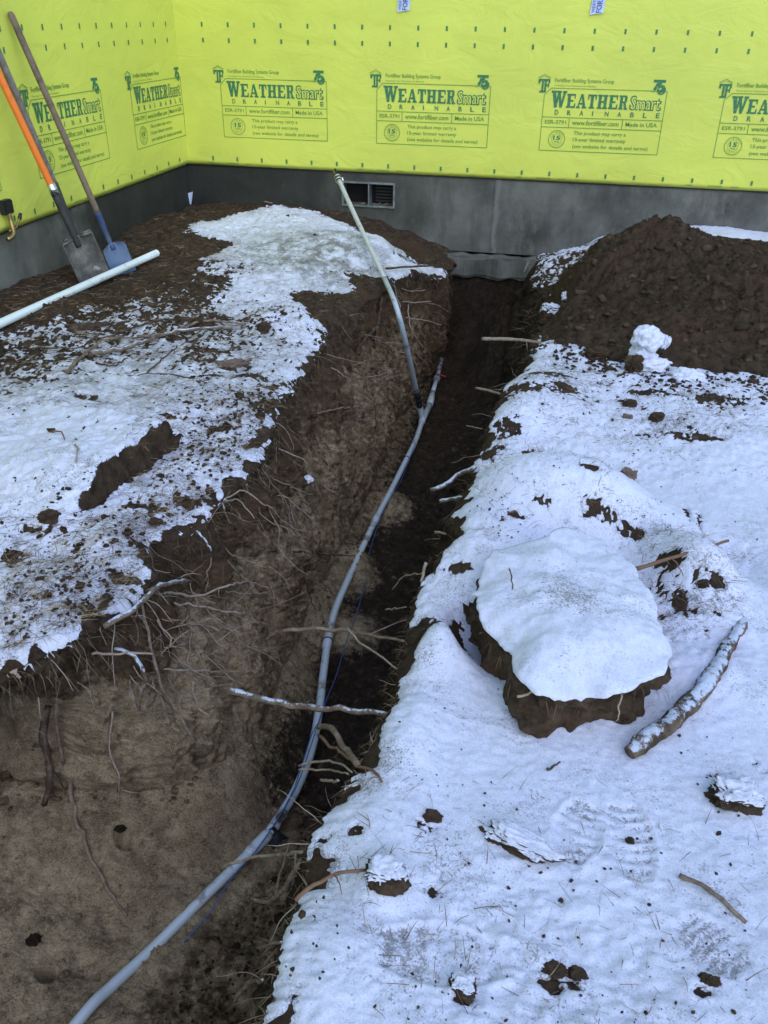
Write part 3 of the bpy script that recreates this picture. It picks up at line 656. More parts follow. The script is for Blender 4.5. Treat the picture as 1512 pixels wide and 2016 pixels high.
# ---------------------------------------------------------------- prints on the wrap
def text_geo(s, u, v, wd, ht, bold=0.0, space=1.0, italic=0.0, align='L', layer=0.0):
    cu = bpy.data.curves.new('t', 'FONT'); cu.body = s; cu.size = 1; cu.offset = bold; cu.space_character = space; cu.shear = italic; cu.resolution_u = 2
    ob = bpy.data.objects.new('t', cu); COL.objects.link(ob)
    dg = bpy.context.evaluated_depsgraph_get(); me = bpy.data.meshes.new_from_object(ob.evaluated_get(dg))
    V = np.array([v_.co[:] for v_ in me.vertices]); F = [tuple(p.vertices) for p in me.polygons]
    bpy.data.objects.remove(ob); bpy.data.curves.remove(cu); bpy.data.meshes.remove(me)
    mn, mx = V.min(0), V.max(0)
    V[:, 0] = u+(V[:, 0]-mn[0])/(mx[0]-mn[0])*wd; V[:, 1] = v+(V[:, 1]-mn[1])/(mx[1]-mn[1])*ht; V[:, 2] = layer
    return V, F
def quad(u0, v0, u1, v1, l=0.0): return [(u0, v0, l), (u1, v0, l), (u1, v1, l), (u0, v1, l)], [(0, 1, 2, 3)]
def line(p, q, wd, l=0.0):
    p = np.array(p, float); q = np.array(q, float); d = q-p; L_ = np.hypot(*d); d /= L_; n = np.array([-d[1], d[0]])*wd/2
    return [(*(p-n), l), (*(q-n), l), (*(q+n), l), (*(p+n), l)], [(0, 1, 2, 3)]
def ring(cx, cy, r0, r1, n=40, l=0.0):
    V = []; F = []
    for i in range(n):
        a_ = 2*math.pi*i/n; V += [(cx+r0*math.cos(a_), cy+r0*math.sin(a_), l), (cx+r1*math.cos(a_), cy+r1*math.sin(a_), l)]
    for i in range(n): j = (i+1) % n; F.append((2*i, 2*i+1, 2*j+1, 2*j))
    return V, F
SL_ = {  # slab letters in a unit box, strokes as quads
 'W': [[(0, 1), (.27, 1), (.40, 0), (.22, 0)], [(.25, 0), (.40, 0), (.55, .95), (.42, .95)], [(.43, .95), (.60, .95), (.78, 0), (.60, 0)], [(.62, 0), (.78, 0), (1, 1), (.84, 1)], [(-.06, .90), (.34, .90), (.34, 1.02), (-.06, 1.02)], [(.36, .90), (.66, .90), (.66, 1.02), (.36, 1.02)], [(.76, .90), (1.06, .90), (1.06, 1.02), (.76, 1.02)]],
 'E': [[(.1, 0), (.42, 0), (.42, 1), (.1, 1)], [(0, 0), (.95, 0), (.95, .13), (0, .13)], [(0, .87), (.93, .87), (.93, 1), (0, 1)], [(.4, .44), (.72, .44), (.72, .57), (.4, .57)], [(.80, .1), (.97, .1), (.97, .34), (.86, .34)], [(.84, .66), (.93, .66), (.93, .9), (.78, .9)]],
 'A': [[(.08, .05), (.22, .05), (.56, 1), (.40, 1)], [(.40, 1), (.62, 1), (.95, .05), (.66, .05)], [(.25, .26), (.7, .26), (.7, .38), (.25, .38)], [(0, 0), (.36, 0), (.36, .12), (0, .12)], [(.56, 0), (1.02, 0), (1.02, .12), (.56, .12)]],
 'T': [[(.34, 0), (.66, 0), (.66, 1), (.34, 1)], [(.02, .87), (.98, .87), (.98, 1), (.02, 1)], [(.2, 0), (.8, 0), (.8, .12), (.2, .12)], [(.02, .62), (.12, .62), (.2, .9), (.02, .9)], [(.88, .62), (.98, .62), (.98, .9), (.8, .9)]],
 'H': [[(.1, 0), (.38, 0), (.38, 1), (.1, 1)], [(.62, 0), (.9, 0), (.9, 1), (.62, 1)], [(.3, .44), (.7, .44), (.7, .57), (.3, .57)], [(0, 0), (.48, 0), (.48, .12), (0, .12)], [(.52, 0), (1, 0), (1, .12), (.52, .12)], [(0, .88), (.48, .88), (.48, 1), (0, 1)], [(.52, .88), (1, .88), (1, 1), (.52, 1)]],
 'R': [[(.1, 0), (.4, 0), (.4, 1), (.1, 1)], [(0, .88), (.7, .88), (.84, 1), (0, 1)], [(.6, .55), (.88, .62), (.88, .93), (.62, .93)], [(.35, .46), (.75, .46), (.86, .6), (.35, .58)], [(.48, .5), (.72, .5), (.94, 0), (.64, 0)], [(0, 0), (.5, 0), (.5, .12), (0, .12)], [(.62, 0), (1.02, 0), (1.02, .12), (.62, .12)]]}
def slab(word, u, v, wds, hts, lay=0.0):
    out = []
    for ch, wd, ht in zip(word, wds, hts):
        for k, q_ in enumerate(SL_[ch]):
            out.append(([(u+a_*wd*.92, v+b_*ht, lay+k*.00012) for a_, b_ in q_], [(0, 1, 2, 3)]))
        u += wd
    return out
FWD, FHT = .835, .408
def print_mesh():
    P = []
    g = .0045; fr = [((0, 0), (FWD, 0)), ((FWD, 0), (FWD, FHT)), ((FWD, FHT), (.045, FHT)), ((.045, FHT), (0, FHT-.045)), ((0, FHT-.045), (0, 0)),
        ((0, .222), (FWD, .222)), ((0, .157), (FWD, .157)), ((.193, .157), (.193, .222)), ((.565, .157), (.565, .222))]
    for i, (p, q_) in enumerate(fr): P.append((*line(p, q_, g, .0001*i), 1))
    for v, f in slab('WEATHER', .055, .285, [.105, .07, .075, .068, .078, .07, .068], [.105, .09, .09, .09, .09, .09, .09]): P.append((v, f, 0))
    P.append((*text_geo('Smart', .595, .282, .215, .095, .045, .92, layer=.0003), 0))
    P.append((*text_geo('Smart', .604, .290, .196, .078, -.004, .98, layer=.0009), 2))
    for i, ch in enumerate('DRAINABLE'): P.append((*text_geo(ch, .085+i*.0875, .238, .026 if ch != 'I' else .007, .032, .018), 0))
    P.append((*text_geo('ESR-3791', .022, .178, .150, .026, .014), 1))
    P.append((*text_geo('www.fortifiber.com', .215, .176, .325, .031, .014), 1))
    P.append((*text_geo('Made in USA', .588, .178, .215, .028, .016), 1))
    P.append((*text_geo('This product may carry a', .235, .105, .365, .031, .010), 1))
    P.append((*text_geo('15-year limited warranty', .235, .062, .370, .031, .010), 1))
    P.append((*text_geo('(see website for details and terms)', .235, .018, .530, .031, .010), 1))
    cx, cy = .118, .078
    P.append((*ring(cx, cy, .055, .058), 1)); P.append((*ring(cx, cy, .0335, .0355), 1)); 
    for i in range(36):
        a_ = i*math.pi/18; P.append((*line((cx+.0565*math.cos(a_), cy+.0565*math.sin(a_)), (cx+.0615*math.cos(a_), cy+.0615*math.sin(a_)), .004, .0002), 1))
    for i, ch in enumerate('FORTIFIBER'):      # ring lettering
        a_ = math.radians(160-i*15.5); v, f = text_geo(ch, -.003, -.004, .006, .009); c_, s_ = math.cos(a_-math.pi/2), math.sin(a_-math.pi/2)
        P.append(([(cx+.045*math.cos(a_)+x*c_-y*s_, cy+.045*math.sin(a_)+x*s_+y*c_, 0) for x, y, z in v], f, 1))
    for i, ch in enumerate('WARRANTY'):
        a_ = math.radians(215+i*16); v, f = text_geo(ch, -.003, -.004, .006, .009); c_, s_ = math.cos(a_+math.pi/2), math.sin(a_+math.pi/2)
        P.append(([(cx+.045*math.cos(a_)+x*c_-y*s_, cy+.045*math.sin(a_)+x*s_+y*c_, 0) for x, y, z in v], f, 1))
    P.append((*text_geo('15', cx-.025, cy-.006, .05, .030, .03), 0)); P.append((*text_geo('YEAR', cx-.02, cy-.023, .04, .012, .012), 1))
    P.append((*text_geo('Fortifiber Building Systems Group', .065, FHT+.030, .405, .034, .014), 1))
    P.append((*text_geo('Protecting Your World from the Elements', .065, FHT+.009, .285, .013, 0, 1, .3), 1))
    # emblem: interlaced T and F under a roof line
    P.append((*line((-.055, FHT+.062), (-.01, FHT+.085), .004), 1)); P.append((*line((-.01, FHT+.085), (.035, FHT+.062), .004, .0001), 1)); P.append((*line((-.046, FHT+.058), (-.01, FHT+.075), .002, .0002), 1)); P.append((*line((-.01, FHT+.075), (.026, FHT+.058), .002, .0003), 1))
    for k, q_ in enumerate([(-.05, .042, .032, .056), (-.05, .028, -.036, .042), (.02, .030, .032, .042), (-.025, -.022, -.012, .042), (-.006, -.028, .008, .042), (.008, .012, .026, .022), (.018, .004, .026, .030), (-.038, -.030, .006, -.018)]):
        P.append((*quad(q_[0], FHT+q_[1], q_[2], FHT+q_[3], .0001*k), 0))
    # anniversary mark: 7 over a ringed 5
    P.append((*text_geo('7', .735, FHT+.002, .055, .068, .05), 0)); P.append((*text_geo('5', .765, FHT-.012, .055, .082, .04, layer=.0003), 0))
    P.append((*ring(.795, FHT+.006, .019, .029, layer if False else 32, .0006), 0)); P.append((*text_geo('Y', .788, FHT-.002, .014, .016, .01, layer=.0008), 0))
    P.append((*text_geo('YEARS', .722, FHT-.008, .03, .007, 0, layer=.0002), 1))
    me = join_geo('printed_label', P, [M_TEAL, M_OLIVE, M_WRAPIN], False); return me
PM = print_mesh()
def put_print(parent, P0, ux):
    """P0 world position of lower-left corner, ux world direction of the text"""
    o = bpy.data.objects.new('printed_label', PM); COL.objects.link(o); o.parent = parent
    ux = Vector(ux); uz = Vector((0, 0, 1)); n = ux.cross(uz)
    M = Matrix((( ux.x, uz.x, n.x, P0[0]), (ux.y, uz.y, n.y, P0[1]), (ux.z, uz.z, n.z, P0[2]), (0, 0, 0, 1)))
    o.matrix_parent_inverse = Matrix.Identity(4); o.matrix_local = Matrix.Translation(-Vector(WP[parent.name])) @ M
T6 = .2032*6
for k in range(-0, 5): put_print(wrapb, (-2.711+k*T6, YW-.0097, .635), (1, 0, 0))
for yy0 in (5.909, 5.887-T6, 5.887-2*T6, 5.887-3*T6): put_print(wrapl, (XL+.0097, yy0, .635), (0, 1, 0))
# tick rows + tiny code numbers
def ticks(axis):
    P = []
    def put(u, z, wd=.014, ht=.030): P.append((*quad(u-wd/2, z-ht/2, u+wd/2, z+ht/2), 0)); P.append((*line((u-wd*.1, z-ht*.25), (u+wd*.45, z-ht*.25), .004, .0002), 1)); P.append((*line((u-wd*.1, z+ht*.2), (u+wd*.45, z+ht*.2), .004, .0002), 1))
    us = [-1.399+.2032*i for i in range(-7, 30)] if axis == 'x' else [6.5844-.2032*i for i in range(0, 40)]
    for u in us:
        put(u, 1.396); put(u, 1.294); put(u-.0, .475)
        put(u, 2.2); put(u, 2.1)
    c = [PY(x, 331, YW)[0] for x in (412, 448, 485)]
    base = c if axis == 'x' else [y-.0+3.3+5.9-2.9 for y in (-.25, -.1, .05)]
    for k in range(-3, 5):
        for b_, s_, wd in zip(base, ('17802', '4337050040', '433592'), (.05, .10, .055)):
            P.append((*text_geo(s_, b_+k*T6, ZB+.012, wd, .011, .01), 1))
    lo, hi = (XL+.02, 6) if axis == 'x' else (-3, YW-.02)
    P = [p for p in P if lo < p[0][0][0] < hi]
    P = [(v, f, m) for v, f, m in P]
    if axis == 'x': Q = [([(x, YW-.0097-z, y) for x, y, z in v], f, m) for v, f, m in P]
    else: Q = [([(XL+.0097+z, x, y) for x, y, z in v], f, m) for v, f, m in P]
    return join_geo('printed_marks', Q, [M_TEAL, M_OLIVE], False)
for ax_, pr in (('x', wrapb), ('y', wrapl)):
    o = child('printed_marks', ticks(ax_), pr); o['kind'] = 'stuff'
# stickers at the top edge
for sx, lab in ((-1.305, 'small blue and white foil sticker on the wrap, above the second print'), (.021, 'small blue and white foil sticker on the wrap, above the third print')):
    t_ = thing('sticker', lab, 'sticker', (sx, YW-.012, 1.5), 'foil stickers on the house wrap')
    U, V_ = np.meshgrid(np.linspace(-.045, .045, 6), np.linspace(.0, .24, 12)); rot = .05
    P = np.stack([sx+U*math.cos(rot)+V_*.06, YW-.0125-.004*np.abs(gn2(U*20, V_*20, 2))-.006*(V_ < .02), 1.497+V_+U*.12], -1)
    child('backing', grid_mesh('backing', P[::-1].copy(), None, [M_LABELW]), t_)
    v, f = text_geo('FORTIFIBER', 0, 0, .20, .036, .01); v2, f2 = text_geo('WEATHERSMART', 0, .045, .2, .018, .0)
    v = np.vstack([v, v2]); f = f+[tuple(i+len(v)-len(v2) for i in q_) for q_ in f2]
    v = [(sx+.028+.06*(x+.01)-y_, YW-.019, 1.503+x) for x, y_, z in v]
    me = bpy.data.meshes.new('lettering'); me.from_pydata(v, [], f); me.materials.append(M_LABELI); child('lettering', me, t_)
# vent
vt = thing('crawlspace_vent', 'rectangular grey two-bay foundation vent behind the top of the riser pipe', 'vent', ((VX0+VX1)/2, YW, VZ0))
bm = bmesh.new(); b_ = .014
yv0, yv1 = YW-.004, YW+.10
box(bm, VX0, VX1, yv0, yv1, VZ1-b_, VZ1); box(bm, VX0, VX1, yv0, yv1, VZ0, VZ0+b_); box(bm, VX0, VX0+b_, yv0+.001, yv1, VZ0+b_, VZ1-b_); box(bm, VX1-b_, VX1, yv0+.001, yv1, VZ0+b_, VZ1-b_)
child('vent_frame', bm_mesh('vent_frame', bm, M_FRAME), vt)
bm = bmesh.new(); xm = (VX0+VX1)/2+.004; box(bm, xm-.005, xm+.005, yv0+.003, yv1, VZ0+b_, VZ1-b_); child('mullion', bm_mesh('mullion', bm, M_FRAME), vt)
bm = bmesh.new(); box(bm, VX0, VX1, yv1, yv1+.01, VZ0, VZ1); child('back_panel', bm_mesh('back_panel', bm, M_DARK), vt)
for i in range(6):
    bm = bmesh.new(); z_ = VZ0+.03+i*.024
    box(bm, xm+.04, VX1-b_-.02, yv1-.02, yv1-.012, z_, z_+.014); child('louvre', bm_mesh('louvre', bm, M_GALV), vt)
P_ = []
for i in range(26):
    x = random.uniform(VX0+.03, VX1-.03); L_ = random.uniform(.01, .04); an = random.uniform(-.5, .5)
    if abs(x-xm) < .03: continue
    v, f = tube_geo([(x-L_/2, YW+random.uniform(.01, .06), VZ0+b_+.004), (x+L_/2, YW+random.uniform(.01, .06), VZ0+b_+.006+abs(an)*.02)], random.uniform(.002, .006), 5); P_.append((v, f, 0))
o = child('leaf_litter', join_geo('leaf_litter', P_, [M_STRAW]), vt); o['kind'] = 'stuff'
# hose outlet at the left picture edge
hp = PX(8, 420, XL)
hb = thing('hose_outlet', 'black wall box with a bent brass pipe on the left wall at the picture edge', 'outlet', (XL+.01, hp[1], hp[2]))
bm = bmesh.new(); box(bm, XL+.009, XL+.05, hp[1]-.05, hp[1]+.028, hp[2]+.0, hp[2]+.075); bmesh.ops.bevel(bm, geom=bm.edges[:], offset=.006, segments=2, affect='EDGES')
child('wall_box', bm_mesh('wall_box', bm, M_BLACK), hb)
child('brass_pipe', tube('brass_pipe', [(XL+.035, hp[1]-.01, hp[2]+.01), (XL+.04, hp[1]-.01, hp[2]-.05), (XL+.06, hp[1]-.04, hp[2]-.10), (XL+.05, hp[1]-.09, hp[2]-.12)], .013, M_BRASS, 10, 14), hb)
child('hose_tail', tube('hose_tail', [(XL+.05, hp[1]-.06, hp[2]-.08), (XL+.055, hp[1]+.0, hp[2]-.075), (XL+.05, hp[1]+.06, hp[2]-.03)], .006, M_BRASS, 8, 12), hb)
child('hose_tip', tube('hose_tip', [(XL+.05, hp[1]+.055, hp[2]-.04), (XL+.05, hp[1]+.075, hp[2]-.012)], [.011, .009], M_BLACK, 8, 4), hb)
# scrap of paper in the corner
p = PY(371, 392, YW-.03)
U, V_ = np.meshgrid(np.linspace(-.02, .03, 6), np.linspace(-.05, .05, 8))
P = np.stack([p[0]+U+.25*V_, YW-.03+.012*np.sin(U*80)+.0*V_, p[2]+V_+.3*U], -1)
single('paper_scrap', grid_mesh('paper_scrap', P, None, [M_LABELW]), 'small pale scrap of wrap sticking up in the corner of the two walls', 'scrap')
# ================================================================ DIRT MOUND
MC = (.78, 5.15)
def mound_h(x, y):
    pk = ground_at(1325, 700)
    a_ = np.exp(-(((x-.60)/.42)**2+((y-5.55)/.46)**2)**.85)*.37
    b_ = np.exp(-(((x-1.30)/.75)**2+((y-5.05)/.62)**2)**1.1)*.21
    c_ = np.exp(-(((x-.50)/.60)**2+((y-4.75)/.52)**2)**1.2)*.17
    d_ = np.exp(-(((x-.12)/.32)**2+((y-5.35)/.45)**2)**1.3)*.13
    h = np.maximum(a_, b_)+.5*c_+d_*.6+.35*np.minimum(a_, b_)
    n = .030*fb2(x, y, 3.1, 2, 71)+.048*fb2(x, y, 7, 3, 72)+.030*np.abs(gn2(x*13, y*13, 76))+.020*fb2(x, y, 30, 2, 73)+.010*np.abs(gn2(x*52, y*52, 74))-.012+.003*gn2(x*130, y*130, 75)
    lines = .010*np.sin(y*38+5*gn2(x*2, y*2, 6)+x*6)*sst(.3, .5, gn2(x*2.1, y*2.1, 7)+.5)
    front = 3.98+.30*np.clip((.45-x)/.5, 0, 1)+.05*gn2(x*5, 0*y+1, 3)+.03*gn2(x*16, 0*y+1, 4)
    edge = sst(0, .16, y-front)*sst(-.12, .12, x+.02+.05*gn2(y*4, 0*x, 9))*sst(6.62, 6.3, y)*sst(3.2, 2.6, x)
    return (h+n*sst(-.0, .1, h)+lines+.03)*edge-.05*(1-edge)
X, Y = np.meshgrid(np.linspace(-.25, 3.2, 480), np.linspace(3.8, 6.65, 380))
MH = mound_h(X, Y); H = banks(X, Y)+MH
me = grid_mesh('dirt_mound', np.stack([X, Y, H], -1), (MH[:-1, :-1] > -.046) & (X[:-1, :-1] > np.interp(Y[:-1, :-1], RE_Y, RE_X)+.01), [M_MOUND])
single('dirt_mound', me, 'big mound of dark brown excavated soil piled against the back wall', 'dirt mound')
# crumbs: joined small stones and soil crumbs
ico_v = None
def ico(sub=1):
    bm = bmesh.new(); bmesh.ops.create_icosphere(bm, subdivisions=sub, radius=1); bm.verts.ensure_lookup_table()
    V = np.array([v.co[:] for v in bm.verts]); F = np.array([[v.index for v in f.verts] for f in bm.faces]); bm.free(); return V, F
I1V, I1F = ico(1); I2V, I2F = ico(5)
def crumbs(name, pos, size, m, squash=.7, sandv=0.0):
    pos = np.asarray(pos); n = len(pos); size = np.asarray(size)
    rnd = RS.uniform(.55, 1.35, (n, len(I1V), 1)); sc = RS.uniform(.6, 1.3, (n, 1, 3)); sc[..., 2] *= squash
    a_ = RS.uniform(0, 6.28, n); c_, s_ = np.cos(a_), np.sin(a_)
    V = I1V[None]*rnd*sc*size[:, None, None]
    x = V[..., 0]*c_[:, None]-V[..., 1]*s_[:, None]; y = V[..., 0]*s_[:, None]+V[..., 1]*c_[:, None]
    V = np.stack([x, y, V[..., 2]], -1)+pos[:, None]
    F = I1F[None]+(np.arange(n)*len(I1V))[:, None, None]
    at_ = {'sand': np.full(n*len(I1V), sandv), 'lit': np.full(n*len(I1V), .6), 'thin': np.zeros(n*len(I1V)), 'icy': np.zeros(n*len(I1V))}
    return poly_mesh(name, V.reshape(-1, 3), F.reshape(-1, 3), [m], at_, False)
def scatter_bank(n, regions):
    out = []
    for _ in range(n):
        px0, px1, py0, py1 = random.choice(regions)
        p = G(random.uniform(px0, px1), random.uniform(py0, py1), .03); out.append(p[:2])
    q_ = np.array(out); return q_
q_ = scatter_bank(3200, [(0, 750, 430, 650), (0, 560, 600, 900), (300, 560, 750, 1050), (0, 300, 950, 1280), (0, 200, 540, 720)])
q_ = q_[(q_[:, 0] > -3.0) & (q_[:, 1] < 6.7) & (q_[:, 0] < np.interp(q_[:, 1], ST_Y, ST_XL)-.02)]
s_ = RS.uniform(.003, .010, len(q_))*(1+1.3*(RS.rand(len(q_)) > .96))
me = crumbs('soil_crumbs', np.column_stack([q_, banks(q_[:, 0], q_[:, 1])+.002]), s_, M_MOUND)
tag(link('soil_crumbs', me), 'loose dark soil crumbs strewn over the left bank', 'soil crumbs', kind='stuff')
q_ = np.column_stack([RS.uniform(-.05, 2.2, 2600), RS.uniform(3.95, 6.5, 2600)]); hm = mound_h(q_[:, 0], q_[:, 1]); k_ = hm > .0
q_ = q_[k_]; me = crumbs('soil_crumbs', np.column_stack([q_, banks(q_[:, 0], q_[:, 1])+hm[k_]]), RS.uniform(.004, .013, len(q_))*(1+1.5*(RS.rand(len(q_)) > .97)), M_MOUND)
tag(link('soil_crumbs', me), 'loose crumbs of earth lying on the slopes of the dirt mound', 'soil crumbs', kind='stuff')
sel = (ys > .7) & (ys < 6.5); pf = PF[sel].reshape(-1, 3); sf = sand[sel][:, c1:c2].reshape(-1); k_ = RS.choice(len(pf), 9000); pf = pf[k_]; sf = sf[k_]
pd = pf[sf <= .35]; pf = pf[sf > .35]
me = crumbs('soil_crumbs', pd, RS.uniform(.002, .007, len(pd))*(1+2.2*(RS.rand(len(pd)) > .97)), M_DCLOD)  # kept dark to match the shade painted into the floor
tag(link('soil_crumbs', me), 'dark crumbs on the trench floor right of the pipe', 'soil crumbs', kind='stuff')
# spill that broke off the cut face and lies along its foot
i = RS.choice(np.where((ys > 1.3) & (ys < 6.4))[0], 900); j = RS.randint(0, 40, 900); ps = ALL[i, c1+j]; k_ = RS.rand(900) < .5+.5*np.sin(ps[:, 1]*9)
ps = ps[k_]; me = crumbs('soil_crumbs', ps, RS.uniform(.004, .013, len(ps))*(1+1.4*(RS.rand(len(ps)) > .94)), M_SOIL, .75, .45)
tag(link('soil_crumbs', me), 'crumbled spill of sandy soil along the foot of the left trench face', 'soil crumbs', kind='stuff')
me = crumbs('soil_crumbs', pf, RS.uniform(.0015, .0055, len(pf))*(1+1.8*(RS.rand(len(pf)) > .98)), M_SOIL, .7, .62)
tag(link('soil_crumbs', me), 'gritty sand and small lumps on the trench floor', 'soil crumbs', kind='stuff')
q_ = scatter_bank(1300, [(560, 1512, 1400, 2016), (900, 1500, 750, 1100), (850, 1050, 1000, 1400), (1000, 1500, 740, 900), (1000, 1500, 740, 820)])
q_ = q_[(q_[:, 0] > np.interp(q_[:, 1], RE_Y, RE_X)+.02)]
q_ = q_[gn2(q_[:, 0]*3, q_[:, 1]*3, 8) > -.1]
me = crumbs('soil_crumbs', np.column_stack([q_, banks(q_[:, 0], q_[:, 1])+.010]), RS.uniform(.001, .0042, len(q_))*(1+1.0*(RS.rand(len(q_)) > .97)), M_CLOD)
tag(link('soil_crumbs', me), 'specks of dark soil dotted over the snow right of the trench', 'soil crumbs', kind='stuff')
tt_ = RS.rand(700); fx = .0+1.6*tt_; fr = 3.98+.30*np.clip((.45-fx)/.5, 0, 1); fy = fr+RS.normal(-.05, .10, 700)
me = crumbs('soil_crumbs', np.column_stack([fx, fy, banks(fx, fy)+.006]), RS.uniform(.004, .012, 700)*(1+1.5*(RS.rand(700) > .95)), M_MOUND)
tag(link('soil_crumbs', me), 'loose earth spilled onto the snow along the foot of the dirt mound', 'soil crumbs', kind='stuff')
q_ = np.column_stack([RS.uniform(0, 2.2, 420), RS.uniform(3.95, 6.3, 420)]); hm = mound_h(q_[:, 0], q_[:, 1]); k_ = hm > .02; q_ = q_[k_]
me = crumbs('soil_crumbs', np.column_stack([q_, banks(q_[:, 0], q_[:, 1])+hm[k_]+.002]), RS.uniform(.012, .034, len(q_)), M_CLOD, .65)
tag(link('soil_crumbs', me), 'fist-sized broken clods tumbled over the dirt mound', 'soil clods', kind='stuff')
q_ = scatter_bank(1500, [(960, 1110, 520, 680), (1000, 1130, 500, 600)]); k_ = q_[:, 0] > np.interp(q_[:, 1], RE_Y, RE_X)+.01; q_ = q_[k_ & (q_[:, 1] < 6.5)]
me = crumbs('soil_crumbs', np.column_stack([q_, banks(q_[:, 0], q_[:, 1])-.012]), RS.uniform(.006, .022, len(q_)), M_MOUND)
tag(link('soil_crumbs', me), 'dark broken soil on the bare right lip at the far end of the trench', 'soil crumbs', kind='stuff')
# blades: needles, grass, rootlets
def blades(name, base, dirs, length, width, mats, droop=.3):
    base = np.asarray(base, float); n = len(base); d = np.asarray(dirs, float); d /= np.linalg.norm(d, axis=1)[:, None]+1e-9
    L_ = np.asarray(length)[:, None]; side = np.cross(d, RS.normal(size=(n, 3))); side /= np.linalg.norm(side, axis=1)[:, None]+1e-9
    bend = np.cross(d, side)*RS.uniform(-1, 1, (n, 1))*.35; w_ = np.asarray(width)[:, None]
    p = [base, base+d*L_*.35+bend*L_*.4-np.array([0, 0, 1])*L_*droop*.10, base+d*L_*.7+bend*L_*.55-np.array([0, 0, 1])*L_*droop*.4, base+d*L_+bend*L_*.3-np.array([0, 0, 1])*L_*droop]
    V = []
    for i, q_ in enumerate(p):
        ww = w_*(1, .9, .7, .2)[i]; V += [q_-side*ww/2, q_+side*ww/2]
    V = np.stack(V, 1); F = np.array([[0, 1, 3, 2], [2, 3, 5, 4], [4, 5, 7, 6]])
    F = F[None]+(np.arange(n)*8)[:, None, None]
    return poly_mesh(name, V.reshape(-1, 3), F.reshape(-1, 4), mats, None, False)
def bl(n_, regions, lo, hi, flat=.25):
    q_ = scatter_bank(n_, regions)
    q_ = q_[(q_[:, 0] > -3.0) & (q_[:, 1] < 6.7)]
    xe = np.interp(q_[:, 1], ST_Y, ST_XL); xe2 = np.interp(q_[:, 1], RE_Y, RE_X)
    q_ = q_[(q_[:, 0] < xe-.01) | (q_[:, 0] > xe2+.01)]; n = len(q_)
    z = banks(q_[:, 0], q_[:, 1]); a_ = RS.uniform(0, 6.28, n)
    d = np.column_stack([np.cos(a_), np.sin(a_), RS.uniform(0, flat, n)])
    return np.column_stack([q_, z+RS.uniform(.0, .012, n)]), d, RS.uniform(lo, hi, n)
b_, d_, L_ = bl(18000, [(0, 780, 420, 560), (0, 700, 500, 700), (0, 560, 600, 820), (250, 560, 750, 1050), (0, 300, 1000, 1280)], .02, .07)
me = blades('needle_litter', b_, d_, L_, RS.uniform(.0008, .0022, len(b_)), [M_NEEDLE], .05)
tag(link('needle_litter', me), 'brown needles and dead grass trodden into the left bank', 'litter', kind='stuff')
b_, d_, L_ = bl(2600, [(1000, 1512, 720, 900), (1050, 1500, 730, 860), (1050, 1500, 730, 860), (930, 1200, 880, 1100), (1050, 1180, 620, 760), (1250, 1450, 1020, 1250), (700, 1512, 1500, 2016), (1050, 1300, 450, 540)], .015, .06, .6)
me = blades('dead_grass', b_, d_, L_, RS.uniform(.0008, .002, len(b_)), [M_NEEDLE], .05)
tag(link('dead_grass', me), 'dead grass blades poking through the snow right of the trench', 'grass', kind='stuff')
# rim fringe
def rimpts(left, n, y0, y1):
    i = RS.choice(np.where((ys > y0) & (ys < y1))[0], n)
    if left: k = c0-1+RS.randint(-2, 22, n); return ALL[i, k]
    k = c3-RS.randint(-3, 14, n); return ALL[i, k]
pl = rimpts(True, 1500, 1.35, 6.5); n = len(pl)
d_ = np.column_stack([RS.uniform(.1, 1, n), RS.normal(0, .8, n), RS.uniform(-.9, .3, n)])
me = blades('rim_rootlets', pl, d_, RS.uniform(.012, .05, n)*(1+2*(RS.rand(n) > .93)), RS.uniform(.0008, .0024, n), [M_STRAW], .5)
tag(link('rim_rootlets', me), 'fine rootlets and torn grass fringing the left lip of the trench', 'rootlets', kind='stuff')
pr_ = rimpts(False, 2200, .65, 6.0); n = len(pr_)
d_ = np.column_stack([-RS.uniform(.0, 1, n), RS.normal(0, .8, n), RS.uniform(-.5, .5, n)])
me = blades('rim_rootlets', pr_, d_, RS.uniform(.012, .05, n)*(1+1.2*(RS.rand(n) > .95)), RS.uniform(.0008, .002, n), [M_STRAW], .4)
tag(link('rim_rootlets', me), 'fine rootlets poking out under the snowy right lip of the trench', 'rootlets', kind='stuff')
i = RS.choice(np.where((ys > 1.5) & (ys < 6.5))[0], 1500); k = c0+RS.randint(2, c1-c0-10, 1500); pw = ALL[i, k]; n = 1500
d_ = np.column_stack([RS.uniform(.2, 1, n), RS.normal(0, 1, n), RS.normal(-.2, .6, n)])
me = blades('wall_rootlets', pw, d_, RS.uniform(.02, .13, n), RS.uniform(.0006, .0018, n), [M_STRAW], .35)
tag(link('wall_rootlets', me), 'hair-thin roots hanging from the bare left trench face', 'rootlets', kind='stuff')
# ================================================================ CLODS, STONES, SNOW LUMPS
def blob(c, r, seed, rough=.25, flat=1.0, rot=0, angular=False, hf=1.0):
    V = I2V.copy(); s = seed*3.1
    n = gn(V[:, 0]*1.2+s, V[:, 1]*1.2, V[:, 2]*1.2)*rough+gn(V[:, 0]*3+s, V[:, 1]*3, V[:, 2]*3)*rough*.5+gn(V[:, 0]*6.5+s, V[:, 1]*6.5, V[:, 2]*6.5)*rough*.45*hf+gn(V[:, 0]*15+s, V[:, 1]*15, V[:, 2]*15)*rough*.22*hf
    if angular: V = np.sign(V)*np.abs(V)**.75
    V = V*(1+n)[:, None]*np.array([r[0], r[1], r[2]]); c_, s_ = math.cos(rot), math.sin(rot)
    V = np.column_stack([V[:, 0]*c_-V[:, 1]*s_, V[:, 0]*s_+V[:, 1]*c_, V[:, 2]])
    return V+np.array(c)
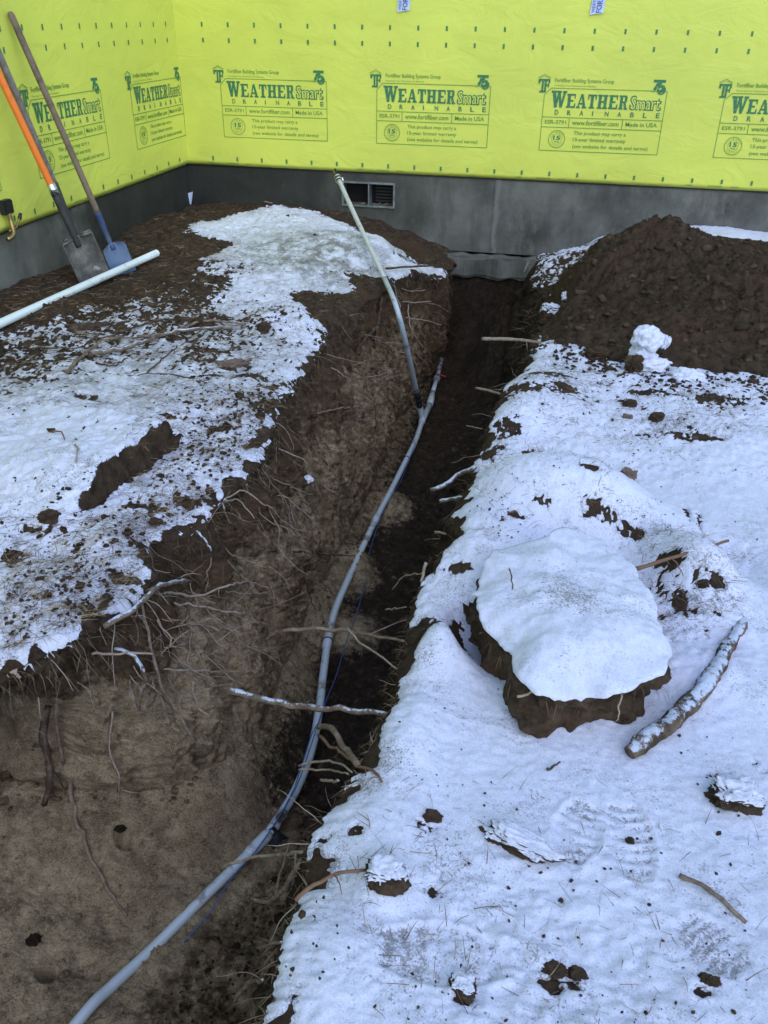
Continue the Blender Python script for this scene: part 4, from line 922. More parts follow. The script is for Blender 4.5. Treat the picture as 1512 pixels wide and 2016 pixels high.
def blob_mesh(name, V, m): return poly_mesh(name, V, I2F, [m], {'sand': np.zeros(len(V)), 'thin': np.zeros(len(V)), 'icy': np.zeros(len(V))})
def clod(px, py, r, label, seed, cap=True, m=None, rot=0, name='soil_clod', cat='soil clod', sink=.3):
    p = ground_at(px, py); c = (p[0], p[1], p[2]+r[2]*(1-sink))
    V = blob(c, r, seed, .42, rot=rot, angular=True)
    if not cap: return single(name, blob_mesh(name, V, m or M_CLOD), label, cat)
    t_ = thing(name, label, cat, (p[0], p[1], p[2]-.005))
    child('soil_core', blob_mesh('soil_core', V, m or M_CLOD), t_)
    zc = c[2]; k_ = V[:, 2]+r[2]*.55*gn(V[:, 0]*28, V[:, 1]*28, V[:, 2]*28+seed)+r[2]*.35*gn(V[:, 0]*90, V[:, 1]*90, V[:, 2]*90+seed) > zc+r[2]*.22
    Vs = V.copy(); Vs[:, 2] += .0035
    fk = k_[I2F].all(1)
    child('snow_cap', poly_mesh('snow_cap', Vs, I2F[fk], [M_SNOWC], {'thin': .10*np.clip(1-(V[:, 2]-zc)/(r[2]*.9), 0, 1), 'icy': np.zeros(len(V))}), t_)
    return t_
clod(1025, 1672, (.075, .024, .022), 'long snow-capped soil clod lying in the snow below the log, lower middle', 3, rot=-.35)
clod(1440, 1580, (.052, .035, .032), 'round snow-capped clod at the right, below the end of the curved log', 5)
clod(760, 1730, (.04, .03, .022), 'low snow-capped hump beside the brown root near the trench lip', 8)
clod(975, 1655, (.018, .014, .012), 'small snow-capped clod just left of the long clod', 9)
clod(1235, 942, (.030, .02, .022), 'brown wedge-shaped stone lying alone on smooth snow behind the big clod', 12, cap=False, m=M_STONE, name='stone', cat='stone')
clod(1235, 975-150, (.02, .014, .012), 'small brown pebble on the grassy snow in front of the snow lump', 13, cap=False, m=M_STONE, name='stone', cat='stone')
clod(1292, 828, (.028, .022, .02), 'dark soil crumb on the snow in front of the mound', 14, cap=False)
clod(1250, 728, (.045, .035, .04), 'grey-brown clod beside the foot of the snow lump', 15, cap=False)
clod(1240, 800, (.024, .018, .018), 'round dark clod between snow and dead grass, right of centre', 16, cap=False)
clod(1130, 670, (.05, .045, .05), 'brown clod among snow patches at the left foot of the mound', 17, cap=False)
clod(1090, 625, (.07, .055, .045), 'snow-flecked heap of clods on the trench lip below the mound', 18)
clod(1120, 605, (.05, .05, .05), 'upper snow-flecked clod leaning on the mound', 19)
clod(1205, 665, (.06, .05, .045), 'icy snow-covered clod left of the round snow lump', 20)
clod(1175, 650, (.045, .04, .05), 'small icy clod wedged against the mound foot', 21)
clod(1380, 1160, (.022, .018, .018), 'dark clod in the broken snow behind the curved log', 22, cap=False)
clod(455, 722, (.085, .028, .018), 'flat reddish-brown slab of bark in the snow on the left bank', 23, cap=False, m=M_STONE, name='bark_slab', cat='bark', rot=.55)
clod(520, 655, (.035, .03, .03), 'dark clod on the left bank near the trench lip', 24, cap=False)
clod(535, 640, (.045, .035, .035), 'snow-topped clod on the left bank beside the dark clod', 25)
clod(170, 650, (.10, .022, .02), 'short dark rotten stick-like chunk on the left bank below the white pipe', 26, cap=False, m=M_ROOTD, rot=.5)
clod(395, 640, (.04, .03, .02), 'flat dark clod in the middle of the left bank', 27, cap=False)
clod(850, 1612, (.020, .012, .010), 'dark crumbly clod in the snow near the trench lip, lower middle', 28, cap=False)
clod(1090, 1915, (.022, .013, .009), 'brown earth clod showing at the bottom centre, left one of a pair', 29, cap=False)
clod(1135, 1922, (.016, .013, .009), 'brown earth clod showing at the bottom centre, right one of a pair', 30, cap=False)
clod(1395, 1935, (.018, .011, .010), 'small brown clod in the snow at the bottom right', 31, cap=False)
clod(912, 1950, (.022, .018, .014), 'ring-shaped crust clod with snow inside, bottom centre', 32)
clod(1240, 1660, (.009, .007, .007), 'tiny dark reddish clod right of the long snowy clod', 33, cap=False)
clod(1180, 700, (.06, .05, .022), 'brown earth patch of sod right of the snow-flecked heap', 34, cap=False)
clod(100, 1025, (.035, .025, .02), 'dark clod at the left end of the snow-topped ledge', 35, cap=False)
clod(340, 865, (.03, .03, .02), 'snow-dusted clod at the right end of the ledge on the left bank', 36)
for (px, py, s_) in ((1020, 935, .02), (1075, 885, .014), (1085, 920, .022), (1045, 885, .016), (1100, 925, .014), (1020, 880, .012), (1300, 845, .015)):
    pass
# the two snow lumps, knobbly and melted
p = ground_at(1272, 730)
sn = thing('snow_lump', 'round white melted snow lump on a narrow neck in front of the mound', 'snow', tuple(p))
Q = PY(1275, 668, p[1]+.05)
Vb = blob((p[0]+.005, p[1]+.03, p[2]+.03), (.095, .065, .038), 41, .45, hf=.7); child('snow_base', blob_mesh('snow_base', Vb, M_SNOWC), sn)
Vb = blob((Q[0], Q[1], Q[2]), (.072, .062, .066), 42, .30, hf=.6); child('snow_head', blob_mesh('snow_head', Vb, M_SNOWC), sn)
Vn = blob((Q[0]-.01, Q[1], Q[2]-.07), (.058, .05, .055), 47, .3, hf=.6); child('snow_neck', blob_mesh('snow_neck', Vn, M_SNOWC), sn)
Vb = blob((Q[0]+.085, Q[1]-.0, Q[2]-.005), (.020, .02, .030), 43, .6); child('snow_knob', blob_mesh('snow_knob', Vb, M_SNOWC), sn)
p = ground_at(1355, 745)
single('snow_lump', blob_mesh('snow_lump', blob((p[0], p[1], p[2]+.0), (.09, .06, .035), 44, .35), M_SNOWC), 'low pile of grainy snow right of the round lump', 'snow')
p = PX(600, 943, -1.06)
single('snow_lump', blob_mesh('snow_lump', blob((-1.045, p[1], p[2]), (.022, .022, .016), 45, .35), M_SNOWC), 'tiny clump of snow stuck on the left trench face', 'snow')
# ---- the big clod
bc = thing('soil_clod', 'big thick block of sod with a smooth snow cap, right foreground', 'soil clod', tuple(G(1140, 1400, -.01)))
OUT = [(938, 1165), (952, 1120), (1000, 1078), (1060, 1056), (1120, 1050), (1180, 1062), (1225, 1100), (1262, 1150), (1290, 1205), (1308, 1255), (1306, 1300), (1275, 1322), (1215, 1345), (1150, 1360), (1090, 1356), (1040, 1325), (1010, 1290), (985, 1245), (962, 1205)]
def ztop(px, py): return .160-.030*((py-1050)/310)+.014*math.sin(px*.025)+.008*math.sin(px*.07+py*.05)
ring_t = np.array([G(a_, b_, ztop(a_, b_)) for a_, b_ in OUT]); NR2 = 260
cl = np.vstack([ring_t, ring_t[:1]]); ring_s = smooth_path(cl, NR2+1)[:-1]
cen = ring_s.mean(0); dirs = ring_s-cen; ang = np.arctan2(dirs[:, 1], dirs[:, 0])
cen[2] = ring_s[:, 2].mean()+.028
V = []; rings = 46; n_side = 34
levels = []
for j in range(rings):                # cap: centre to rim
    f_ = max(j/(rings-1), .002); rg = cen+(ring_s-cen)*f_; rg = rg.copy(); rg[:, 2] = cen[2]+(ring_s[:, 2]-cen[2])*f_**2.5
    levels.append(rg)
side = []
for j in range(1, n_side+1):
    f_ = j/n_side; inx = 1-.03*sst(.1, .4, f_)+.0*f_; rg = cen+(ring_s-cen)*inx
    rg[:, 2] = ring_s[:, 2]*(1-f_)+(-.05)*f_; side.append(rg)
capP = np.array(levels); sideP = np.array([levels[-1]]+side); _rz = .024*fb2(sideP[0, :, 0], sideP[0, :, 1], 8, 2, 91)+.004*fb2(sideP[0, :, 0], sideP[0, :, 1], 40, 2, 92); sideP[..., 2] += (_rz[None, :]-.028)*((1-np.arange(n_side+1)/n_side)**2)[:, None]
def close(A): return np.concatenate([A, A[:, :1]], 1)
a_ = np.linspace(0, 2*math.pi, NR2, endpoint=False)
nz = gn(sideP[..., 0]*9, sideP[..., 1]*9, sideP[..., 2]*14)*.050+gn(sideP[..., 0]*24, sideP[..., 1]*24, sideP[..., 2]*34)*.026+gn(sideP[..., 0]*65, sideP[..., 1]*65, sideP[..., 2]*80)*.008
nz = nz*np.clip(np.arange(n_side+1)/3, 0, 1)[:, None]
dd = sideP-cen; dd[..., 2] = 0; dd /= np.linalg.norm(dd, axis=-1)[..., None]
sideP = sideP+dd*nz[..., None]
rmw = np.linspace(0, 1, rings)[:, None]
zn = (.024*fb2(capP[..., 0], capP[..., 1], 8, 2, 91)+.004*fb2(capP[..., 0], capP[..., 1], 40, 2, 92))*np.minimum(1, rmw*2.5)
core_top = capP.copy(); core_top[..., 2] += zn-.012
capS = capP.copy(); capS[..., 2] += zn*(1)+.003*(1-rmw**8)-.010*rmw**4+.0012*gn2(capP[..., 0]*50, capP[..., 1]*50, 94)*rmw; core_top[..., 2] -= .010*rmw**4
jag = (.022*gn2(a_*2.3, 0*a_, 3)+.012*gn2(a_*5.5, 0*a_, 5)+.004*gn2(a_*16, 0*a_, 6)); sd_ = capS-cen; sd_[..., 2] = 0
capS = capS+sd_*((.012+jag)[None, :, None]/.25)*(rmw**6)[..., None]
lipz = capS[-1:].copy(); lipz[..., 2] -= .005+.006*np.abs(gn2(a_*11, 0*a_, 8)); capS = np.concatenate([capS, lipz], 0)
me = grid_mesh('sod', close(np.concatenate([core_top, sideP], 0))[::-1].copy(), None, [M_CLOD]); child('sod', me, bc)
th = np.zeros(capS.shape[:2]); th += (.05+.07*(np.sin(ang)[None, :] < 0))*sst(.4, 1, np.linspace(0, 1, rings+1))[:, None]-.01
me = grid_mesh('snow_cap', close(capS)[::-1].copy(), None, [M_SNOW], {'thin': close(th[..., None])[..., 0], 'icy': 0*close(th[..., None])[..., 0]}); child('snow_cap', me, bc)
# rooty torn edge under the cap
pe = sideP[2:12].reshape(-1, 3); pe = pe[RS.choice(len(pe), 150)]; dv = pe-cen; dv[:, 2] = RS.uniform(-.3, .0, len(pe))
o = child('grass_fringe', blades('grass_fringe', pe, dv+RS.normal(0, .12, (len(pe), 3)), RS.uniform(.01, .04, len(pe)), RS.uniform(.0008, .0018, len(pe)), [M_STRAW], .8), bc); o['kind'] = 'stuff'
# the log
lp = [(1238, 1483, -.01), (1290, 1445, .008), (1350, 1392, .022), (1402, 1330, .03), (1440, 1262, .035), (1466, 1215, .03), (1458, 1175, .02)]
LP = [G(a_, b_, z) for a_, b_, z in lp]
lg = thing('log', 'curved bark-covered log beside the big snowy clod, snow along its top', 'log', tuple(LP[0]))
path = smooth_path(LP, 140); rad = np.interp(np.linspace(0, 1, 140), [0, .05, .3, .7, 1], [.013, .023, .023, .017, .008])
V, F = tube_geo(path, rad, 36); V = np.array(V); nn = gn(V[:, 0]*22, V[:, 1]*22, V[:, 2]*22)*.006+gn(V[:, 0]*70, V[:, 1]*70, V[:, 2]*70)*.003
cen_ = np.repeat(path, 36, 0); dv = V-cen_; dv /= np.linalg.norm(dv, axis=1)[:, None]; V = V+dv*nn[:, None]
bpy.data.objects.remove(lg); lg = single('log', join_geo('log', [(V, F, 0)], [M_LOG]), 'curved bark-covered log beside the big snowy clod, snow along its top', 'log')
# ================================================================ STICKS AND ROOTS
def wiggle(P, amp, seed):
    P = np.array(P, float); s = np.linspace(0, 6, len(P))*max(1, np.linalg.norm(P[-1]-P[0])*4)
    for k in range(3): P[:, k] += amp*gn2(s*1.0+seed*3, 0*s+k*5.3+.5, k)
    return P
def stick(name, pts, r0, r1, m, label, cat, group=None, seed=0, twigs=(), snow=False, amp=.004, sides=8):
    n = max(10, int(8+26*np.linalg.norm(np.array(pts[-1])-np.array(pts[0]))))
    P = wiggle(smooth_path(pts, n), amp, seed)
    r0 *= .9; r1 *= .82
    V, F = tube_geo(P, np.linspace(r0, r1, n)*(1+.12*gn2(np.arange(n)*.7, np.zeros(n)+seed, 3)), sides, .08); parts = [(V, F, 0)]
    for (at_, d, L_, rr) in twigs:
        b0 = P[int(at_*(n-1))]; d = np.array(d, float); d /= np.linalg.norm(d)
        Q = wiggle(smooth_path([b0, b0+d*L_*.5+np.array([0, 0, .008]), b0+d*L_], 8), .003, seed+at_*9); v, f = tube_geo(Q, np.linspace(rr, rr*.4, 8), 5); parts.append((v, f, 0))
    if snow is not False: m = M_ROOTSS if (snow is not True and snow < .1) else M_ROOTS
    if 1: return single(name, join_geo(name, parts, [m]), label, cat, group)
    t_ = thing(name, label, cat, tuple(P[0]), group); child('bark', join_geo('bark', parts, [m]), t_)
    Va = np.array(V); ce = np.repeat(P, sides, 0); dv = Va-ce; dv /= np.linalg.norm(dv, axis=1)[:, None]+1e-9
    Vs = Va+dv*.0015; Vs[:, 2] += .0022; ok = (dv[:, 2]+.5*gn(Va[:, 0]*25+seed, Va[:, 1]*25, Va[:, 2]*25)) > (.6 if snow is True else snow+.38)
    Fq = np.array([f for f in F if len(f) == 4]); kk = ok[Fq].all(1)
    if kk.any(): child('snow_strip', poly_mesh('snow_strip', Vs, Fq[kk], [M_SNOWC], {'thin': 0*Vs[:, 0]+.04, 'icy': 0*Vs[:, 0]}), t_)['kind'] = 'stuff'
    return t_
GR = 'roots sticking out of the trench sides'
# across the trench, from the right lip
def GZ(L): return [G(a_, b_, c_) for a_, b_, c_ in L]
stick('root', GZ([(455, 1362, -.12), (520, 1378, -.12), (600, 1392, -.11), (700, 1398, -.09), (800, 1412, -.03)]), .0115, .008, M_ROOT, 'thick pale root lying right across the pipe, third crossing from the wall', 'root', GR, 1, [(.18, (.1, .2, .3), .03, .002)], .25, .006)
stick('root', GZ([(556, 1242, -.20), (620, 1238, -.20), (690, 1243, -.18), (750, 1255, -.12), (800, 1262, -.06)]), .0075, .005, M_ROOT, 'slender root crossing just above the upper coupling of the pipe', 'root', GR, 2, [(.65, (1, .6, .2), .22, .003)], False, .006)
stick('root', GZ([(685, 1235, -.16), (705, 1262, -.14), (740, 1285, -.10), (790, 1322, -.04)]), .004, .003, M_ROOTP, 'thin pale twig slanting down to the right lip below the slender root', 'root', GR, 3)
stick('root', GZ([(628, 1430, -.22), (655, 1435, -.16), (680, 1475, -.10), (705, 1505, -.03)]), .009, .010, M_ROOT, 'short hooked root rising from the lip over the pipe', 'root', GR, 4)
stick('root', GZ([(632, 1450, -.20), (660, 1475, -.13), (700, 1500, -.05), (735, 1520, .01), (755, 1538, .02)]), .005, .004, M_STICKO, 'reddish branched root crossing the hooked root on the snowy lip', 'root', GR, 5, [(.8, (.2, -.5, 0), .06, .002), (.95, (-.6, -.8, 0), .05, .0018)], False, .007)
stick('root', GZ([(588, 1508, -.25), (625, 1500, -.20), (660, 1500, -.12), (695, 1520, -.04)]), .004, .003, M_ROOTP, 'thin arching root over the pipe below the hooked root, upper of two', 'root', GR, 6)
stick('root', GZ([(590, 1515, -.25), (640, 1515, -.2), (685, 1523, -.06)]), .0035, .003, M_ROOTP, 'thin straight root over the pipe below the hooked root, lower of two', 'root', GR, 7)
stick('root', GZ([(630, 1536, -.15), (668, 1538, -.04)]), .004, .004, M_ROOTP, 'stub of pale root under the snowy lip, below the pair of thin roots', 'root', GR, 8)
stick('root', GZ([(443, 1705, -.55), (490, 1690, -.50), (545, 1683, -.38), (595, 1678, -.2)]), .005, .005, M_ROOTP, 'long thin root crossing the lower pipe beside the black sleeve', 'root', GR, 9, [(.9, (0, -.5, -.8), .12, .003)])
stick('root', GZ([(495, 1770, -.4), (530, 1775, -.35), (565, 1740, -.2), (590, 1700, -.1)]), .005, .009, M_ROOT, 'gnarled forked root below the right lip near the picture bottom', 'root', GR, 10, [(.4, (.1, .6, .7), .13, .004), (.6, (-.3, -.3, .3), .05, .002)])
stick('root', GZ([(508, 1865, -.12), (525, 1862, -.08), (555, 1855, .0)]), .004, .003, M_ROOTP, 'short snowy twig poking over the lip near the picture bottom', 'root', GR, 11, (), .2)
stick('root', GZ([(460, 1975, -.3), (490, 1935, -.2), (520, 1930, -.05)]), .005, .004, M_ROOTP, 'snow-dusted bent twig at the bottom of the trench lip', 'root', GR, 12, (), .2)
stick('stick', GZ([(583, 1772, .015), (612, 1745, .03), (660, 1722, .035), (718, 1713, .03)]), .005, .004, M_STICKO, 'curved brown twig lying on the snow by the trench lip', 'stick', None, 13, [(.6, (.5, -.8, .1), .05, .002)])
def GA(L, off=0): return [ground_at(a_, b_, off+(c[0] if c else 0)) for a_, b_, *c in L]
stick('stick', GA([(1333, 1733, .015), (1370, 1752, .02), (1420, 1785, .018), (1468, 1822, .008)]), .006, .005, M_ROOT, 'brown twig pressed in the snow at the lower right', 'stick', None, 14)
stick('stick', [G(1245, 1122, .09), G(1340, 1093, .12), G(1435, 1064, .15)], .007, .005, M_STICKO, 'straight reddish stick sticking out of the snow behind the big clod', 'stick', None, 15, [(.45, (.3, -.5, -.2), .07, .003)], False, .003)
stick('stick', [G(1003, 1120, .185), G(1008, 1140, .18), G(1010, 1160, .175)], .0025, .002, M_ROOTD, 'tiny dark twig lying on the cap of the big clod', 'twig', None, 16)
stick('root', GZ([(950, 667, -.06), (1000, 668, -.04), (1045, 672, -.02), (1080, 680, .0)]), .012, .010, M_ROOTP, 'straight cut-off root poking into the far trench from the right lip', 'root', GR, 17, [(.6, (.2, -.4, -.5), .06, .003)], False, .003)
stick('root', GZ([(938, 764, -.1), (965, 770, -.07), (990, 778, -.02)]), .008, .007, M_ROOTP, 'short pale root stub nearer than the straight cut-off root', 'root', GR, 18)
stick('root', GZ([(918, 838, -.15), (950, 845, -.05)]), .004, .003, M_ROOTP, 'very thin twig on the right lip beside the pipe fork', 'root', GR, 19)
stick('root', GZ([(848, 965, -.12), (872, 957, -.10), (900, 937, -.08), (935, 920, -.02)]), .010, .012, M_ROOT, 'knobbly snow-topped root jutting from the right lip, upper one', 'root', GR, 20, (), .0)
stick('root', GZ([(866, 988, -.10), (900, 981, -.07), (938, 975, -.02)]), .009, .009, M_ROOT, 'straight snow-topped root jutting from the right lip, lower one', 'root', GR, 21, (), .0)
stick('root', GZ([(857, 1047, -.08), (885, 1052, -.03)]), .005, .004, M_ROOTP, 'tiny tan stub below the two snow-topped roots', 'root', GR, 22)
stick('root', GZ([(838, 1108, .03), (835, 1125, .0), (830, 1145, -.02)]), .006, .005, M_ROOTP, 'upright pale stub at the lip where a thin tendril arches away', 'root', GR, 23)
stick('root', GZ([(774, 1160, -.25), (795, 1135, -.15), (835, 1128, -.03)]), .003, .003, M_ROOTP, 'thin arching tendril from the right lip above the slender root', 'root', GR, 24)
stick('root', GZ([(760, 1200, -.15), (800, 1195, -.04)]), .003, .002, M_ROOTP, 'hair-like straight root from the right lip above the slender root', 'root', GR, 25)
stick('root', [ (lambda p: p)(G(1040, 428*0+515, -.02)), G(1032, 535, -.05)], .004, .003, M_ROOTP, 'thin twig standing at the far right corner of the trench', 'root', GR, 26)
# hanging from the left face: (points in pixels with offset of the plane x)
def WX(L, x0=-1.06): return [PX(a_, b_, x0+c_) for a_, b_, c_ in L]
_S = ALL[:, c0:c2].reshape(-1, 3); _S = _S[_S[:, 1] > .3]; _d = _S-EYE; _z = _d@FW; _sx = 756+FPX*(_d@RT)/_z; _sy = 1008-FPX*(_d@UP)/_z
def surf(px, py):
    q = np.hypot(_sx-px, _sy-py); k = np.where(q < q.min()+5)[0]; k = k[np.argmin(_z[k])]; return _S[k].copy()
def onsurf(L, lift=1.0):
    out = []
    for i, (px, py, o_) in enumerate(L):
        S = surf(px, py); v = EYE-S; v /= np.linalg.norm(v); out.append(S+v*(-.008 if i == 0 else max(.008, (o_-L[0][2])*lift)))
    return out
HL = [
 ([(183, 1186, -.06), (250, 1175, .0), (320, 1158, .02), (378, 1148, .05)], .011, .008, M_ROOT, 'thick snow-dusted branch lying over the left lip of the trench', .15),
 ([(320, 1165, .06), (400, 1167, .09), (450, 1157, .11), (492, 1146, .14)], .006, .004, M_ROOTP, 'pale root reaching right from under the thick branch', False),
 ([(283, 1178, .02), (300, 1260, .05), (320, 1340, .07), (350, 1400, .08), (384, 1466, .12)], .006, .005, M_ROOT, 'long root hanging down the left face to a pale broken tip', False),
 ([(308, 1190, .04), (320, 1230, .06), (340, 1255, .07), (335, 1280, .08)], .004, .003, M_ROOTP, 'short crooked root hanging beside the long root', False),
 ([(383, 1017, .0), (398, 1045, .03), (405, 1070, .05), (425, 1085, .06)], .006, .004, M_ROOT, 'snow-crusted root dropping from the left lip in mid-picture', .0),
 ([(425, 1090, .05), (460, 1110, .07), (490, 1140, .10), (530, 1170, .13)], .004, .003, M_ROOTP, 'thin root slanting down right from the snow-crusted root', False),
 ([(440, 1060, .04), (460, 1090, .07), (527, 1127, .11)], .003, .003, M_ROOTP, 'very thin root above the slanting one in mid-picture', False),
 ([(445, 965, .0), (480, 970, .04), (520, 990, .08), (553, 1007, .1)], .004, .003, M_ROOTP, 'thin curved root under the left lip, upper of three', False),
 ([(435, 965, .0), (475, 990, .04), (508, 1022, .08)], .004, .003, M_ROOTP, 'thin curved root under the left lip, middle of three', False),
 ([(455, 1005, .03), (480, 1030, .05), (503, 1055, .08)], .003, .002, M_ROOTD, 'thin dark root under the left lip, lowest of three', False),
 ([(438, 975, .02), (446, 1010, .05), (456, 1030, .06)], .006, .003, M_ROOT, 'snow-tipped stub hanging under the left lip', .1),
 ([(345, 1190, .05), (400, 1200, .09), (488, 1210, .13)], .005, .004, M_ROOTP, 'level pale root left of the pipe, upper one', False),
 ([(180, 1295, .03), (250, 1288, .05), (305, 1284, .07)], .005, .004, M_ROOTP, 'level root on the lower left face with a snowy twig across it', False),
 ([(228, 1273, .04), (262, 1285, .06), (285, 1320, .08), (292, 1345, .1)], .008, .007, M_ROOT, 'snow-covered bent root on the lower left face', -.2),
 ([(292, 1345, .09), (280, 1370, .09), (268, 1405, .08)], .009, .006, M_ROOT, 'dirt-caked root below the snow-covered bent root', False),
 ([(300, 1321, .06), (380, 1318, .1), (452, 1322, .13)], .004, .003, M_ROOTP, 'level thin root below the others on the left face', False),
 ([(370, 1200, .07), (380, 1260, .1), (375, 1330, .12), (405, 1348, .13)], .005, .003, M_ROOT, 'forked root hanging in the middle of the tangle', False),
 ([(378, 1320, .1), (395, 1390, .12), (415, 1412, .13)], .005, .004, M_ROOTP, 'lower pale-tipped root right of the long hanging root', False),
 ([(380, 1230, .09), (410, 1232, .11), (433, 1250, .13)], .005, .005, M_ROOTP, 'short pale cut root right of the tangle', False),
 ([(398, 1155, .06), (410, 1130, .08), (422, 1105, .06)], .005, .003, M_ROOT, 'root rising up the left face behind the tangle', False),
 ([(430, 1165, .08), (480, 1168, .11), (545, 1172, .14)], .003, .002, M_ROOTP, 'hair-thin level root with a curled end by the pale root', False),
 ([(520, 1090, .0), (590, 1088, .03), (650, 1092, .05), (700, 1090, .05)], .006, .003, M_ROOTD, 'dark level root crossing the left face towards the pipe', False),
 ([(590, 1095, .02), (605, 1140, .04), (625, 1200, .05)], .004, .002, M_ROOTD, 'thin dark root falling from the level one', False),
 ([(627, 818, .0), (680, 806, .04), (725, 806, .08), (750, 830, .1), (768, 865, .12)], .006, .005, M_ROOT, 'arching root on the far left face, near the pipe fork', False),
 ([(545, 880, .0), (600, 905, .05), (640, 960, .1), (665, 970, .12)], .004, .003, M_ROOTP, 'thin wavy root on the left face above the snow clump', False),
 ([(530, 935, .0), (580, 960, .05), (622, 975, .08)], .004, .003, M_ROOTP, 'thin root with a kinked end beside the snow clump', False),
 ([(550, 965, .03), (580, 995, .06), (618, 1021, .09)], .004, .003, M_ROOTP, 'thin root below the snow clump', False),
 ([(785, 570, .02), (815, 575, .04), (843, 569, .08)], .006, .004, M_ROOTP, 'short root beside the riser pipe, upper of three', False),
 ([(785, 593, .0), (820, 598, .05), (852, 598, .1)], .006, .005, M_ROOTP, 'short root beside the riser pipe, middle of three', False),
 ([(805, 625, .0), (840, 635, .06), (875, 643, .12)], .005, .004, M_ROOTP, 'short root beside the riser pipe, lowest of three', False),
 ([(808, 600, .02), (812, 640, .06), (822, 665, .08), (842, 686, .12)], .005, .003, M_ROOTP, 'hanging root right of the riser pipe', False),
 ([(776, 545, .02), (785, 580, .04), (793, 612, .05)], .006, .004, M_ROOTP, 'vertical root directly beside the riser pipe', False),
 ([(755, 675, .02), (805, 685, .06), (848, 722, .12)], .004, .003, M_ROOTP, 'root crossing behind the riser pipe, upper one', False),
 ([(790, 690, .05), (815, 700, .08), (830, 742, .12)], .004, .003, M_ROOTP, 'root drooping from behind the riser pipe, lower one', False),
 ([(700, 745, .02), (745, 738, .05), (786, 724, .08)], .005, .004, M_ROOTP, 'root reaching from the face to the riser pipe', False),
 ([(655, 722, .01), (670, 732, .04), (682, 742, .05)], .004, .003, M_ROOTP, 'tiny pale twig on the face below the left lip', False),
 ([(745, 638, .0), (730, 660, .02), (708, 690, .03), (712, 705, .04)], .014, .007, M_ROOTD, 'stout dirt-coated root on the face left of the riser pipe', False),
 ([(755, 590, .0), (748, 640, .0), (742, 680, .01)], .014, .008, M_ROOTD, 'vertical dirt-coated root left of the riser pipe', False),
 ([(835, 600, .15), (860, 605, .2), (888, 612, .25)], .003, .003, M_ROOTP, 'hair-thin twig in the dark far end of the trench', False),
]
for i, (L_, r0, r1, m_, lab, sn_) in enumerate(HL):
    far = 1.0
    stick('root', onsurf(L_), r0, r1, m_, lab, 'root', GR, 40+i, [(.5+.3*random.random(), (random.uniform(.2, .8), random.uniform(-.6, .6), random.uniform(-.8, .3)), random.uniform(.03, .08), r1*.5)] if i % 2 else (), sn_, .007, 7)
parts = []
def hair(S, d, L_, rr):
    P = [S]; d = d/np.linalg.norm(d)
    for k in range(7):
        d = d+RS.normal(0, .17, 3); d[2] -= .06; d /= np.linalg.norm(d); P.append(P[-1]+d*L_/7)
    P = smooth_path(np.array(P), 14); v, f = tube_geo(P, np.linspace(rr, rr*.35, 14), 4); parts.append((v, f, 0)); return P
for _ in range(180):
    k = random.random()
    if k < .45: px, py = random.gauss(350, 90), random.gauss(1230, 85)
    elif k < .7: px, py = random.gauss(560, 60), random.gauss(980, 80)
    elif k < .9: px, py = random.gauss(740, 55), random.gauss(720, 90)
    else: px, py = random.uniform(50, 400), random.uniform(1330, 1560)
    S = surf(px, py); v = EYE-S; v /= np.linalg.norm(v); d = v*RS.uniform(.1, .6)+np.array([.5, RS.normal(0, .7), RS.normal(-.25, .5)])
    P = hair(S-v*.004, d, random.uniform(.05, .24), random.uniform(.0009, .0024))
    if random.random() < .5: hair(P[8], d+RS.normal(0, .8, 3), random.uniform(.03, .09), .0009)
for _ in range(60):
    i = RS.randint(0, len(pr_)); hair(pr_[i], np.array([-.8, RS.normal(0, .6), RS.normal(-.2, .3)]), random.uniform(.04, .16), random.uniform(.0009, .002))
tag(link('fine_roots', join_geo('fine_roots', parts, [M_ROOTP])), 'tangle of fine forked roots hanging out of both trench sides', 'roots', kind='stuff')
# roots running down the near bank into the pit
def PYY(L): return [PY(a_, b_, c_) for a_, b_, c_ in L]
stick('root', onsurf([(a_, b_, .0) for a_, b_, c_ in [(120, 1485, 1.53), (135, 1560, 1.55), (160, 1630, 1.47), (185, 1690, 1.38), (215, 1750, 1.30), (250, 1800, 1.24)]]), .010, .006, M_ROOT, 'long dirt-caked root running down the sandy pit floor, bottom left', 'root', GR, 90, (), False, .012)
stick('root', onsurf([(a_, b_, .0) for a_, b_, c_ in [(100, 1395, 1.55), (90, 1450, 1.55), (95, 1520, 1.56), (85, 1580, 1.58)]]), .014, .012, M_ROOTD, 'thick matted root clump on the pit face, bottom left', 'root', GR, 91, [(.3, (-.5, 0, -.8), .10, .006), (.6, (.3, 0, -.9), .12, .006), (.5, (-.2, -.1, -1), .14, .006)])
stick('root', onsurf([(a_, b_, .0) for a_, b_, c_ in [(118, 1395, 1.52), (122, 1450, 1.52), (125, 1500, 1.53)]]), .008, .007, M_ROOT, 'straight pale root hanging on the pit face beside the matted clump', 'root', GR, 92)
stick('root', onsurf([(a_, b_, .0) for a_, b_, c_ in [(225, 1400, 1.58), (222, 1480, 1.58), (232, 1540, 1.60), (236, 1590, 1.60)]]), .004, .002, M_ROOTP, 'thin string-like root hanging down the pit face', 'root', GR, 93)
for px, py, r_, lab in ((237, 1632, .020, 'dark round clump of topsoil on the pale pit floor, upper of two'), (65, 1845, .022, 'dark round clump of topsoil on the pale pit floor, lower left of two')):
    S = surf(px, py); single('soil_clod', blob_mesh('soil_clod', blob((S[0], S[1], S[2]+.003), (r_, r_*.8, .011), px*.1, .45), M_DCLOD), lab, 'soil clod')
